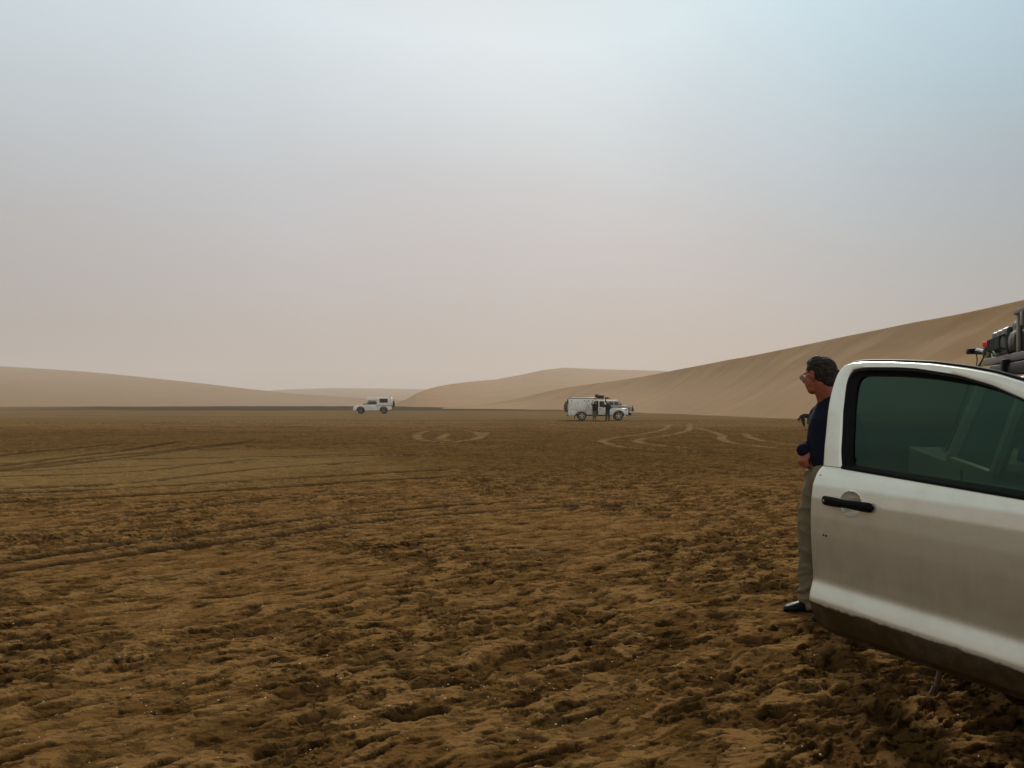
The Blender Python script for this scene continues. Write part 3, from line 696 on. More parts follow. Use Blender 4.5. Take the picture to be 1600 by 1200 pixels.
def man():
    root = empty('person', (2.08, 5.5, 0), label='man in navy sweater and beige trousers with glasses standing behind open door', cat='person')
    O = Vector((2.08, 5.5, 0)); L = lambda x, y, z: Vector((x, y, z))-O
    hc = L(2.110, 5.5, 1.664); th = R(56)
    f = Vector((-math.cos(th), math.sin(th), -.06)).normalized(); lf = Vector((-math.sin(th), -math.cos(th), 0)); up = lf.cross(f)*-1
    if up.z < 0: up = -up
    Hm = Matrix((f, -lf if False else up.cross(f), up)).transposed()   # columns: forward, left, up
    lt = up.cross(f)
    def hp(a, b, c, k=1.05): return hc + (f*a+lt*b+up*c)*k
    bm = bmesh.new()
    def el(a, b, c, sa, sb, sc, k=1.05): ellipsoid(bm, hp(a, b, c), (sa*k, sb*k, sc*k), Hm, 20)
    el(-.012, 0, .030, .098, .076, .090)            # cranium
    el(.038, 0, -.030, .060, .060, .085)            # face
    el(.050, 0, -.088, .034, .036, .028)            # chin
    el(.030, .030, -.075, .045, .022, .030); el(.030, -.030, -.075, .045, .022, .030)   # jaw
    el(.080, 0, .022, .020, .048, .014)             # brow
    el(.062, .034, -.022, .026, .020, .018); el(.062, -.034, -.022, .026, .020, .018)   # cheekbones
    ellipsoid(bm, hp(.108, 0, -.022), (.020, .014, .020), Hm); ringtube(bm, [hp(.092, 0, .012), hp(.116, 0, -.020), hp(.100, 0, -.034)], [.009, .015, .012], 10)
    ellipsoid(bm, hp(.090, 0, -.052), (.012, .026, .008), Hm); ellipsoid(bm, hp(.087, 0, -.066), (.012, .024, .009), Hm)   # lips
    for sgn in (1, -1):   # ears
        e0 = [hp(-.004, .076*sgn, -.030), hp(-.018, .086*sgn, -.005), hp(-.020, .090*sgn, .018), hp(-.004, .086*sgn, .030), hp(.010, .080*sgn, .018), hp(.010, .078*sgn, .0)]
        capsule(bm, e0, [.009, .008, .008, .008, .007, .006], 8)
        ellipsoid(bm, hp(-.004, .080*sgn, .000), (.014, .006, .022), Hm)
    # neck, torso
    capsule(bm, [hp(-.028, 0, -.045), L(2.165, 5.5, 1.52), L(2.20, 5.5, 1.44)], [.070, .068, .085], 18)
    capsule(bm, [L(2.205, 5.5, 1.42), L(2.195, 5.5, 1.28), L(2.185, 5.5, 1.10), L(2.175, 5.5, .98), L(2.17, 5.5, .90)], [(.085, .165), (.115, .185), (.12, .165), (.11, .165), (.11, .165)], 22, side=(1, 0, 0))
    hipL = L(2.16, 5.40, .90); hipR = L(2.16, 5.60, .90); kL = L(2.12, 5.38, .50); kR = L(2.10, 5.62, .50); aL = L(2.20, 5.36, .115); aR = L(2.097, 5.62, .115)
    for h, k, a in ((hipL, kL, aL), (hipR, kR, aR)):
        capsule(bm, [h, (h+k)/2, k, (k*2+a)/3, a, a-Vector((0, 0, .05))], [.085, .075, .055, .054, .036, .038], 14)
        capsule(bm, [a+Vector((.02, 0, -.06)), a+Vector((-.13, 0, -.075))], [.036, .030], 10)
    shL = L(2.22, 5.33, 1.395); elL = L(2.32, 5.27, 1.12); wrL = L(2.20, 5.22, 1.02)
    shR = L(2.19, 5.67, 1.395); elR = L(2.16, 5.72, 1.13); wrR = L(2.035, 5.56, 1.165)
    # left arm hangs behind the door, right forearm reaches round the belly, hand drooping
    capsule(bm, [shL, (shL+elL)/2, elL, wrL], [.055, .048, .042, .028], 12); hand(bm, wrL, (-.3, -.1, -.9), (-.4, -.9, 0), (1, 0, 0), 1.0, .6, 1)
    capsule(bm, [shR, (shR+elR)/2, elR, wrR], [.055, .048, .042, .029], 12)
    hand(bm, wrR, (-.25, -.35, -.9), (-.85, -.45, .35), (0, 1, 0), 1.12, 1.0, -1)
    body = blend('body', bm, M['skin'], root, .0055, 3)
    # eyes
    for sgn in (1, -1):
        bm = bmesh.new(); ellipsoid(bm, hp(.078, .031*sgn, .002), (.014, .014, .014)); mesh_obj('eye', bm, M['eye'], body)
    # hair: combed back, thick at the nape
    bm = bmesh.new()
    def eh(a, b, c, sa, sb, sc): ellipsoid(bm, hp(a, b, c), (sa*1.05, sb*1.05, sc*1.05), Hm, 24)
    eh(-.022, 0, .045, .100, .081, .082); eh(-.050, 0, .012, .074, .080, .085); eh(.002, 0, .090, .074, .062, .027); eh(-.075, 0, -.028, .045, .066, .050)
    eh(-.010, .055, .050, .052, .027, .030); eh(-.010, -.055, .050, .052, .027, .030)
    for q in range(34):   # locks combed from the brow to the nape
        a = (q/33-.5)*2.3; b0 = math.sin(a)*.082; c0 = .052+math.cos(a)*.078
        jit = random.uniform(-.004, .004)
        capsule(bm, [hp(.052-abs(a)*.02, b0*.84, c0*.84+.008), hp(.0, b0*1.0, c0+.001+jit), hp(-.065, b0*.98, c0*.80+jit), hp(-.112, b0*.74, c0*.35-.01), hp(-.112+.01*abs(a), b0*.55, -.045+jit*3)], [.004, .006, .006, .005, .003], 6)
    def hdisp(co):
        return .0042*gn(co[:, 2]*120+co[:, 1]*40, co[:, 0]*12+co[:, 1]*8, 4)
    blend('hair', bm, M['hair'], body, .0045, 2, .4, hdisp)
    # sweater
    bm = bmesh.new()
    capsule(bm, [L(2.198, 5.5, 1.415), L(2.195, 5.5, 1.36), L(2.185, 5.5, 1.24), L(2.185, 5.5, 1.12), L(2.19, 5.5, 1.03)], [(.105, .195), (.133, .215), (.140, .212), (.136, .200), (.125, .185)], 26, side=(1, 0, 0))
    capsule(bm, [L(2.19, 5.5, 1.50), L(2.198, 5.5, 1.42)], [(.082, .088), (.11, .15)], 18, side=(1, 0, 0))
    capsule(bm, [L(2.225, 5.5, 1.545), L(2.225, 5.5, 1.48)], [(.022, .060), (.05, .09)], 18, side=(1, 0, 0))
    capsule(bm, [shL, (shL+elL)/2, elL, elL+(wrL-elL)*.85], [.078, .068, .060, .050], 14)
    capsule(bm, [shR, (shR+elR)/2, elR, elR+(wrR-elR)*.55, elR+(wrR-elR)*.96], [.078, .068, .062, .056, .052], 14)
    cuff = elR+(wrR-elR)*.93
    def sdisp(co):
        return .006*gn(co[:, 0]*7+co[:, 2]*4, co[:, 2]*9+co[:, 1]*5, 2)+.003*gn(co[:, 0]*20+co[:, 1]*6, co[:, 2]*16, 9)
    sw = blend('sweater', bm, M['navy'], root, .008, 5, .5, sdisp)
    bm = bmesh.new(); capsule(bm, [elR+(wrR-elR)*.80, wrR+Vector((-.01, -.01, -.012))], [.053, .050], 16); blend('cuff', bm, M['navy'], sw, .006, 2)
    # shirt collar line
    bm = bmesh.new(); pts = [L(2.19+.088*math.cos(a), 5.5+.092*math.sin(a), 1.498+.055*math.cos(a)) for a in np.linspace(0, 2*math.pi, 25)[:-1]]
    ringtube(bm, pts+[pts[0]], .0045, 8, cap=False); mesh_obj('collar', bm, M['shirt'], sw)
    # trousers
    bm = bmesh.new()
    capsule(bm, [L(2.19, 5.5, 1.02), L(2.19, 5.5, .92)], [(.122, .175), (.135, .185)], 22, side=(1, 0, 0))
    capsule(bm, [hipR+Vector((0, -.03, .06)), (hipR+kR)/2+Vector((-.012, 0, 0)), kR, (kR+aR)/2+Vector((.0, 0, 0)), aR+Vector((0, 0, .01)), aR+Vector((0, 0, -.03))], [.118, .104, .088, .083, .080, .082], 20)
    capsule(bm, [hipL+Vector((0, .03, .06)), (hipL+kL)/2, kL, (kL+aL)/2, aL+Vector((0, 0, .01)), aL+Vector((0, 0, -.03))], [.118, .104, .088, .083, .080, .082], 20)
    def tdisp(co):
        zz = co[:, 2]; return -.026*(np.abs(gn(co[:, 0]*3+zz*2, zz*9+co[:, 0]*7+co[:, 1]*4, 3))**.7-.35)+.010*gn(co[:, 1]*9+zz*6, zz*5, 7)+.010*gn(co[:, 0]*16, zz*26+co[:, 1]*10, 5)*sm(.55, .1, zz)*1.6
    blend('trousers', bm, M['trouser'], root, .008, 4, .5, tdisp)
    for a in (aR, aL):
        bm = bmesh.new(); g0 = a.copy(); g0.z = .03
        capsule(bm, [g0+Vector((.055, 0, .022)), g0+Vector((-.03, 0, .022)), g0+Vector((-.12, 0, .010)), g0+Vector((-.165, 0, .004))], [(.044, .040), (.050, .043), (.036, .047), (.026, .040)], 16, side=(0, 0, 1))
        capsule(bm, [g0+Vector((.02, 0, .03)), g0+Vector((.015, 0, .09))], [.047, .045], 14)
        sh = blend('shoe', bm, M['shoe'], root, .007, 2)
        bm = bmesh.new(); box(bm, g0+Vector((-.055, 0, -.026)), (.25, .085, .016), .007); mesh_obj('sole', bm, M['rubber'], sh)
    # spectacles
    gl = empty('spectacles'); gl.parent = root
    for sgn in (1, -1):
        c = hp(.103, .034*sgn, -.002); bm = bmesh.new()
        pts = [c+(lt*math.cos(a)*.024+up*math.sin(a)*.018)*1.1 for a in np.linspace(0, 2*math.pi, 19)[:-1]]
        ringtube(bm, pts+[pts[0]], .0016, 6, cap=False)
        ringtube(bm, [hp(.100, .056*sgn, .006), hp(.06, .078*sgn, .008), hp(-.010, .084*sgn, .012), hp(-.03, .085*sgn, -.006)], .0017, 6)
        mesh_obj('frame', bm, M['wire'], gl)
        bm = bmesh.new(); ellipsoid(bm, c, (.002, .026, .0195), Hm); mesh_obj('lens', bm, M['lens'], gl)
    bm = bmesh.new(); ringtube(bm, [hp(.105, .012, .004), hp(.110, 0, .008), hp(.105, -.012, .004)], .0016, 6); mesh_obj('bridge', bm, M['wire'], gl)
    return root
man()

def gz(x, y): return float(base_z(np.array([x]), np.array([y]))[0])

# bent figure far behind the man
V = Vector
p = person_far('distant person in black jacket and shorts bending down on the plain left of the man', 'person', None,
    dict(head=(-.44, 0, .62), neck=(-.30, 0, .80), chest=(-.12, 0, .86), pelvis=(.20, 0, .86), side=(0, 1, 0), hipl=(.22, -.08, .82), hipr=(.22, .10, .82),
         knl=(.12, -.10, .44), knr=(.30, .12, .44), anl=(.14, -.10, .08), anr=(.34, .12, .08), shl=(-.22, -.16, .82), ell=(-.22, -.18, .52), hal=(-.18, -.16, .26),
         shr=(-.20, .16, .82), elr=(-.12, .18, .55), har=(-.06, .16, .30), toe=(-.13, -.02, -.04), sleeve=.9, trouser=0),
    dict(skin=M['skin_far'], top=M['blackcloth'], legs=M['blackcloth']))
px_, py_ = 17.85, 48.6; p.location = (px_, py_, gz(px_, py_)); p.rotation_euler.z = R(8)

# ------------------------------------------------------------------ wheels
def wheel(parent, c, r, wd, rim_mat, spokes=5, side=-1, name='wheel', rr=.62):
    bm = bmesh.new(); prof = [(r*.60, -wd/2*.80), (r*.90, -wd/2), (r*.98, -wd/2*.8), (r, -wd/2*.5), (r, wd/2*.5), (r*.98, wd/2*.8), (r*.90, wd/2), (r*.60, wd/2*.80)]
    nseg = 48; rings = []
    for k in range(nseg):
        a = 2*math.pi*k/nseg; lug = 1.0
        ring = []
        for q, (rad, yy) in enumerate(prof):
            rad2 = rad*(1.0 if q in (0, 1, 6, 7) else (1.0 if k % 2 else .975)); ring.append(bm.verts.new((math.cos(a)*rad2, yy, math.sin(a)*rad2)))
        rings.append(ring)
    for k in range(nseg):
        a, b = rings[k], rings[(k+1) % nseg]
        for q in range(len(prof)-1): bm.faces.new((a[q], a[q+1], b[q+1], b[q]))
        bm.faces.new((a[-1], a[0], b[0], b[-1]))
    w_ = mesh_obj('tyre', bm, M['rubber'], None, angle=50)
    root = empty(name, c); root.parent = parent; w_.parent = root
    bm = bmesh.new(); R1 = r*rr; yo = side*wd*.30
    cyl(bm, (0, 0, 0), (0, 1, 0), R1, wd*.60, 32)
    t = bmesh.new()
    for k in range(nseg):
        pass
    t.free()
    # rim lip and spokes stand proud of the dark barrel
    m1 = mesh_obj('rim_barrel', bm, M['chassis'], root)
    bm = bmesh.new()
    pts = [(math.cos(a)*R1*.95, yo+side*wd*.06, math.sin(a)*R1*.95) for a in np.linspace(0, 2*math.pi, 33)[:-1]]
    ringtube(bm, pts+[pts[0]], R1*.07, 8, cap=False, side=(0, 1, 0))
    for k in range(spokes):
        a = 2*math.pi*k/spokes+.3; cdir = Vector((math.cos(a), 0, math.sin(a)))
        capsule(bm, [Vector((0, yo+side*wd*.08, 0))+cdir*R1*.12, Vector((0, yo+side*wd*.05, 0))+cdir*R1*.92], [(R1*.17, .02), (R1*.12, .02)], 8, side=cdir.cross(Vector((0, 1, 0))))
    cyl(bm, (0, yo+side*wd*.07, 0), (0, 1, 0), R1*.26, wd*.14, 20, .004)
    mesh_obj('rim', bm, rim_mat, root)
    return root

def arch(cx, cz, r, z0, n=10, flip=False):
    """points of a wheel arch cut-out from right to left along a sill at z0"""
    a0 = math.asin(max(-1, min(1, (z0-cz)/r)))
    return [(cx+r*math.cos(a), cz+r*math.sin(a)) for a in np.linspace(a0, math.pi-a0, n)]

# ------------------------------------------------------------------ far pickup with camper shell (drives left)
def pickup_camper():
    x0, y0 = -19.0, 109.0; z0 = gz(x0, y0)
    root = empty('pickup_camper', (x0, y0, z0), math.pi+R(5), label='white pickup with pale camper shell and rear spare wheel facing left on the plain', cat='camper truck')
    # x forward, wheels at +1.5 / -1.58, origin mid wheelbase
    fw, rw, wr = 1.52, -1.56, .385
    body = [(2.45, .42), (2.52, .60), (2.50, .80), (2.40, 1.00), (2.15, 1.10), (1.15, 1.20), (.95, 1.22), (-.78, 1.22), (-.80, 1.08), (-2.52, 1.08), (-2.58, .62), (-2.50, .50)]
    body += arch(rw, .42, .50, .45)[::-1] + [(rw+.52, .42), (fw-.52, .42)] + arch(fw, .42, .50, .45)[::-1]
    bm = bmesh.new(); prism(bm, body, -.90, .90, .035, .06, .75); mesh_obj('body', bm, M['white'], root)
    cab = [(1.02, 1.20), (.45, 1.70), (.25, 1.76), (-.55, 1.76), (-.78, 1.70), (-.78, 1.20)]
    bm = bmesh.new(); prism(bm, cab, -.84, .84, .05, .22, 1.2); mesh_obj('cab', bm, M['white'], root)
    for sgn in (-1, 1):
        bm = bmesh.new(); sw = [(.86, 1.24), (.36, 1.66), (-.55, 1.67), (-.70, 1.45), (-.60, 1.24)]
        prism(bm, sw, sgn*.855-.01, sgn*.855+.012, 0)
        for v in bm.verts: v.co.y -= sgn*.22*(v.co.z-1.2)
        mesh_obj('side_window', bm, M['glass_far'], root, smooth=False)
        bm = bmesh.new(); box(bm, (1.05, sgn*.97, 1.30), (.12, .18, .18), .04); box(bm, (1.0, sgn*.87, 1.24), (.05, .12, .04), .01); mesh_obj('side_mirror', bm, M['black'], root)
        bm = bmesh.new(); box(bm, (2.27, sgn*.72, .98), (.30, .26, .13), .04, Matrix.Rotation(R(22), 3, 'Y')); mesh_obj('headlight', bm, M['glass_far'], root)
        bm = bmesh.new(); box(bm, (-.62, sgn*.905, 1.02), (.18, .03, .035), .01); mesh_obj('door_handle', bm, M['black'], root)
        bm = bmesh.new(); cyl(bm, (2.44, sgn*.70, .60), (1, 0, .1), .09, .12, 16); mesh_obj('fog_lamp', bm, M['black'], root)
        for cx in (fw, rw):
            bm = bmesh.new()
            pts = [(cx+.52*math.cos(a), sgn*.90, .42+.52*math.sin(a)) for a in np.linspace(0, math.pi, 15)]; ringtube(bm, pts, [(.045, .05)]*15, 8, side=(0, 1, 0)); mesh_obj('wheel_arch', bm, M['black'], root)
        bm = bmesh.new(); box(bm, (-.02, sgn*.86, .40), (2.0, .14, .06), .02); mesh_obj('side_step', bm, M['chassis'], root)
        for xx in (.14, -.79):
            bm = bmesh.new(); box(bm, (xx, sgn*.904, .8), (.012, .012, .75)); mesh_obj('door_seam', bm, M['chassis'], root)
    bm = bmesh.new(); prism(bm, [(1.00, 1.25), (.47, 1.68), (.50, 1.72), (1.05, 1.27)], -.68, .68); mesh_obj('windscreen', bm, M['glass_far'], root, smooth=False)
    bm = bmesh.new(); box(bm, (2.51, 0, .80), (.06, 1.0, .26), .03); mesh_obj('grille', bm, M['black'], root)
    bm = bmesh.new(); box(bm, (-.1, 0, .48), (4.6, .9, .16), .02); box(bm, (-2.70, 0, .48), (.18, 1.5, .12), .03); mesh_obj('chassis', bm, M['chassis'], root)
    sh = [(-2.62, 1.10), (-2.62, 2.10), (-2.54, 2.17), (.58, 2.17), (.86, 2.06), (.92, 1.84), (.88, 1.79), (-.62, 1.79), (-.66, 1.10)]
    bm = bmesh.new(); prism(bm, sh, -.93, .93, .03); s_ = mesh_obj('camper_shell', bm, M['cream'], root)
    bm = bmesh.new(); box(bm, (-.9, 0, 2.19), (3.1, 1.6, .05), .02); mesh_obj('roof_hatch', bm, M['cream'], s_)
    for sgn in (-1, 1):
        bm = bmesh.new(); box(bm, (-1.56, sgn*.937, 1.76), (1.10, .03, .54), .02); f_ = mesh_obj('window', bm, M['black'], s_)
        bm = bmesh.new(); box(bm, (-1.56, sgn*.957, 1.76), (.96, .012, .40)); mesh_obj('pane', bm, M['glass_far'], f_)
        bm = bmesh.new(); box(bm, (-1.66, sgn*.935, 1.10), (1.95, .03, .045)); mesh_obj('trim_strip', bm, M['khaki_far'], s_)
        bm = bmesh.new()
        for k in ((-2.32, 1.5, .012, .70), (-2.55, 1.5, .012, .70)): box(bm, (k[0], sgn*.934, k[1]), (k[2], .01, k[3]))
        for z in (1.16, 1.85): box(bm, (-2.435, sgn*.934, z), (.24, .01, .012))
        mesh_obj('locker_hatch', bm, M['khaki_far'], s_)
    bm = bmesh.new(); box(bm, (-.62, -.0, 1.745), (2.4, 1.4, .05), .01); mesh_obj('shell_underside', bm, M['black'], s_)
    bm = bmesh.new(); box(bm, (-2.38, .5, 2.22), (.25, .3, .08), .02); mesh_obj('roof_vent', bm, M['black'], s_)
    bm = bmesh.new(); box(bm, (-2.56, -.86, .92), (.09, .12, .32), .02); mesh_obj('tail_light', bm, M['red'], root)
    bm = bmesh.new(); cyl(bm, (-2.86, .05, 1.30), (1, 0, 0), .42, .26, 28, .05); cyl(bm, (-2.86, .05, 1.30), (1, 0, 0), .24, .30, 20, .02); mesh_obj('spare_wheel', bm, M['rubber'], root)
    bm = bmesh.new()
    for yy in (-.35, -.70): ringtube(bm, [(-2.66, yy, 2.02), (-2.80, yy, 1.95), (-2.80, yy, .75), (-2.66, yy, .70)], .02, 8)
    for z in (.95, 1.2, 1.45, 1.7): ringtube(bm, [(-2.80, -.35, z), (-2.80, -.70, z)], .016, 8)
    mesh_obj('ladder', bm, M['black'], root)
    for cx in (fw, rw):
        for sgn in (-1, 1): wheel(root, (cx, sgn*.78, wr), wr, .26, M['tan_wheel'], 6, sgn)
    return root
pickup_camper()

# ------------------------------------------------------------------ service-body truck (facing right)
def box_truck():
    x0, y0 = 7.95, 72.5; z0 = gz(x0, y0)
    root = empty('camper_truck', (x0, y0, z0), R(-3), label='white pickup with tall locker body, roof bags and open cab door, facing right', cat='camper truck')
    fw, rw, wr = 1.64, -1.64, .40
    # chassis cab
    body = [(2.50, .55), (2.52, .95), (2.42, 1.06), (2.30, 1.10), (.85, 1.22), (.60, 1.24), (-.42, 1.24), (-.42, .50), (fw-.56, .48)] + arch(fw, .42, .52, .50)[::-1] + [(2.20, .55)]
    bm = bmesh.new(); prism(bm, body, -.80, .80, .04, .05, .8); mesh_obj('body', bm, M['white'], root)
    cab = [(.72, 1.22), (.36, 1.82), (.22, 1.88), (-.42, 1.88), (-.44, 1.22)]
    bm = bmesh.new(); prism(bm, cab, -.78, .78, .05, .14, 1.22); mesh_obj('cab', bm, M['white'], root)
    bm = bmesh.new(); prism(bm, [(.73, 1.26), (.40, 1.78), (.44, 1.80), (.77, 1.28)], -.62, .62); mesh_obj('windscreen', bm, M['glass_far'], root, smooth=False)
    for sgn in (-1, 1):
        bm = bmesh.new(); sw = [(.54, 1.28), (.25, 1.78), (-.32, 1.78), (-.32, 1.28)]
        prism(bm, sw, sgn*.795-.01, sgn*.795+.010, 0)
        for v in bm.verts: v.co.y -= sgn*.14*(v.co.z-1.22)
        mesh_obj('side_window', bm, M['glass_far'], root, smooth=False)
        # flared front wing
        bm = bmesh.new(); pts = [(fw+.56*math.cos(a), sgn*.82, .42+.56*math.sin(a)) for a in np.linspace(-.1, math.pi+.1, 19)]; ringtube(bm, pts, [(.07, .05)]*19, 8, side=(0, 1, 0)); mesh_obj('wheel_arch', bm, M['white'], root)
        bm = bmesh.new(); box(bm, (2.36, sgn*.66, .98), (.22, .22, .14), .04); mesh_obj('headlight', bm, M['headlight'], root)
        bm = bmesh.new(); box(bm, (2.32, sgn*.80, .98), (.18, .06, .11), .02); mesh_obj('indicator', bm, M['orange'], root)
        bm = bmesh.new(); box(bm, (.72, sgn*1.0, 1.38), (.10, .16, .24), .03); ringtube(bm, [(.62, sgn*.80, 1.26), (.72, sgn*.95, 1.34)], .015, 6); mesh_obj('side_mirror', bm, M['black'], root)
    bm = bmesh.new(); box(bm, (1.45, -.72, 1.205), (.95, .10, .10), .03, Matrix.Rotation(R(5), 3, 'Y')); mesh_obj('bonnet_vent', bm, M['black'], root)
    bm = bmesh.new(); ringtube(bm, [(1.15, -.86, 1.18), (.78, -.86, 1.30), (.48, -.80, 1.80), (.48, -.80, 1.98)], .045, 10); box(bm, (.50, -.80, 2.02), (.14, .12, .16), .03); mesh_obj('snorkel', bm, M['black'], root)
    bm = bmesh.new(); box(bm, (2.54, 0, .92), (.05, 1.0, .22), .02); mesh_obj('grille', bm, M['black'], root)
    bm = bmesh.new(); box(bm, (2.62, 0, .62), (.26, 1.72, .26), .05); ringtube(bm, [(2.62, -.45, .7), (2.60, -.45, 1.12), (2.60, .45, 1.12), (2.62, .45, .7)], .03, 8); mesh_obj('bumper', bm, M['black'], root)
    # open cab door, swung out towards the photo's viewer side
    d = empty('cab_door', (.56, -.81, 0), R(36)); d.parent = root
    bm = bmesh.new(); box(bm, (-.50, -.03, .88), (.94, .07, .70), .03)
    prism(bm, [(-.05, 1.22), (-.33, 1.80), (-.94, 1.80), (-.94, 1.22), (-.86, 1.22), (-.86, 1.74), (-.38, 1.74), (-.14, 1.22)], -.055, -.005, .006); mesh_obj('door_panel', bm, M['white'], d)
    bm = bmesh.new(); prism(bm, [(-.15, 1.22), (-.39, 1.74), (-.86, 1.74), (-.86, 1.22)], -.036, -.024); mesh_obj('door_glass', bm, M['glass_far'], d, smooth=False)
    bm = bmesh.new(); box(bm, (-.80, -.075, 1.08), (.16, .03, .04), .012); mesh_obj('door_handle', bm, M['black'], d)
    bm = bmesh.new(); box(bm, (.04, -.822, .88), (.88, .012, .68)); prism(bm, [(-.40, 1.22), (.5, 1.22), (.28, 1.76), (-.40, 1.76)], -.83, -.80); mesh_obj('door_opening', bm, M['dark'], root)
    # locker body
    lk = empty('locker_body', (0, 0, 0)); lk.parent = root
    bm = bmesh.new()
    prism(bm, [(-.50, .52), (-.50, 1.98), (-2.84, 1.98), (-2.84, .46), (-2.30, .46), (-2.06, .84), (-1.28, .84), (-1.14, .60), (-.95, .52)], -.95, .95, .02); shell = mesh_obj('shell', bm, M['box_white'], lk)
    bm = bmesh.new(); box(bm, (-1.67, 0, 2.005), (2.38, 1.94, .05), .01); mesh_obj('roof_edge', bm, M['brown_cover'], lk)
    bm = bmesh.new(); box(bm, (-1.55, 0, 2.05), (1.9, 1.6, .05), .02); mesh_obj('roof_panel', bm, M['white'], lk)
    for sgn in (-1, 1):
        y = sgn*.962
        for (xa, xb, za, zb) in ((-2.76, -1.22, .96, 1.90), (-1.16, -.56, .72, 1.90), (-2.76, -2.30, .52, .92), (-1.22, -.56, .56, .68)):
            bm = bmesh.new(); box(bm, ((xa+xb)/2, y-sgn*.004, (za+zb)/2), (xb-xa, .016, zb-za), .006); h_ = mesh_obj('locker_hatch', bm, M['box_white'], lk)
            if zb-za > .5:
                L_ = []
                for hx in ((xa+.2, xb-.2) if xb-xa > 1 else (xa+.12, xb-.12)):
                    for hz in ((zb-.12,) if xb-xa > 1 else (zb-.12, (za+zb)/2+.05, za+.45)): L_.append((hx, hz))
                if xb-xa > 1: L_.append(((xa+xb)/2, zb-.32))
                for hx, hz in L_:
                    bm = bmesh.new(); box(bm, (hx, y+sgn*.008, hz), (.07, .02, .09), .01); mesh_obj('latch', bm, M['black'], h_)
        for hx in (-2.62, -2.2, -1.75, -1.35):
            bm = bmesh.new(); box(bm, (hx, y+sgn*.006, .945), (.10, .02, .03)); mesh_obj('hinge', bm, M['khaki_far'], lk)
        for hx in (-2.62, -2.35):
            bm = bmesh.new(); box(bm, (hx, y+sgn*.008, .72), (.07, .02, .07), .01); mesh_obj('latch', bm, M['khaki_far'], lk)
        bm = bmesh.new()
        for xx, zz, ww, hh in ((-1.19, 1.3, .014, 1.2), (-1.67, .952, 2.3, .012)): box(bm, (xx, y+sgn*.002, zz), (ww, .012, hh))
        mesh_obj('seam', bm, M['khaki_far'], lk)
    bm = bmesh.new(); box(bm, (-.2, 0, .52), (4.9, .8, .18), .02); box(bm, (.1, -.82, .44), (1.4, .12, .07), .02); box(bm, (-2.88, 0, .45), (.14, 1.5, .10), .02); box(bm, (-.78, -.62, .55), (.55, .3, .26), .03); box(bm, (-2.3, -.9, .35), (.1, .05, .28), .01); mesh_obj('chassis', bm, M['chassis'], root)
    bm = bmesh.new(); t = bmesh.new(); cyl(bm, (-3.02, .0, 1.25), (-1, 0, 0), .56, .24, 32, .06, .44); cyl(bm, (-3.19, 0, 1.20), (-1, 0, 0), .42, .12, 28, .03, .18); t.free(); mesh_obj('spare_wheel_cover', bm, M['brown_cover'], root)
    bm = bmesh.new(); box(bm, (-2.90, -.75, 1.72), (.10, .24, .42), .03); mesh_obj('rear_lamp', bm, M['black'], root)
    # roof rack over the cab
    bm = bmesh.new()
    for yy in (-.66, .66): ringtube(bm, [(-.42, yy, 1.98), (.95, yy, 1.98)], .022, 8); ringtube(bm, [(-.4, yy, 1.86), (-.4, yy, 1.98)], .018, 6); ringtube(bm, [(.25, yy, 1.84), (.25, yy, 1.98)], .018, 6)
    for xx in (-.4, -.1, .2, .5, .93): ringtube(bm, [(xx, -.66, 1.98), (xx, .66, 1.98)], .016, 6)
    mesh_obj('roof_rack', bm, M['black'], root)
    for cx in (fw, rw):
        for sgn in (-1, 1): wheel(root, (cx, sgn*.76, wr), wr, .26, M['alu'], 5, sgn)
    # bags on the rack are things of their own
    from mathutils import Euler
    for nm, c, s_, lab in (('duffel_bag', (-.02, -.15, 2.17), (.82, .95, .32), 'dark red-brown bag, largest load on the roof of the locker truck'),
                           ('rolled_awning', (.66, 0, 2.05), (.28, 1.25, .15), 'black rolled awning at the front edge of the locker truck roof rack')):
        bm = bmesh.new(); 
        if nm == 'duffel_bag':
            ellipsoid(bm, (0, 0, 0), (s_[0]/2*1.05, s_[1]/2, s_[2]/2*1.1)); box(bm, (.05, 0, -.02), (s_[0]*.86, s_[1]*.86, s_[2]*.8), .08); ellipsoid(bm, (-.25, -.1, .12), (.2, .2, .1))
        else: capsule(bm, [(0, -.6, 0), (0, 0, .01), (0, .6, 0)], [.085, .10, .085], 12); box(bm, (0, -.3, -.03), (.30, .05, .12), .01); box(bm, (0, .3, -.03), (.30, .05, .12), .01)
        rt = Matrix.Rotation(R(-3), 3, 'Z') @ Vector(c)
        b_ = blend(nm, bm, M['luggage'] if nm == 'duffel_bag' else M['black'], None, .03, 2)
        b_.location = Vector((x0, y0, z0))+rt; b_.rotation_euler.z = R(-3); tag(b_, lab, 'bag' if nm == 'duffel_bag' else 'awning')
    return root
box_truck()

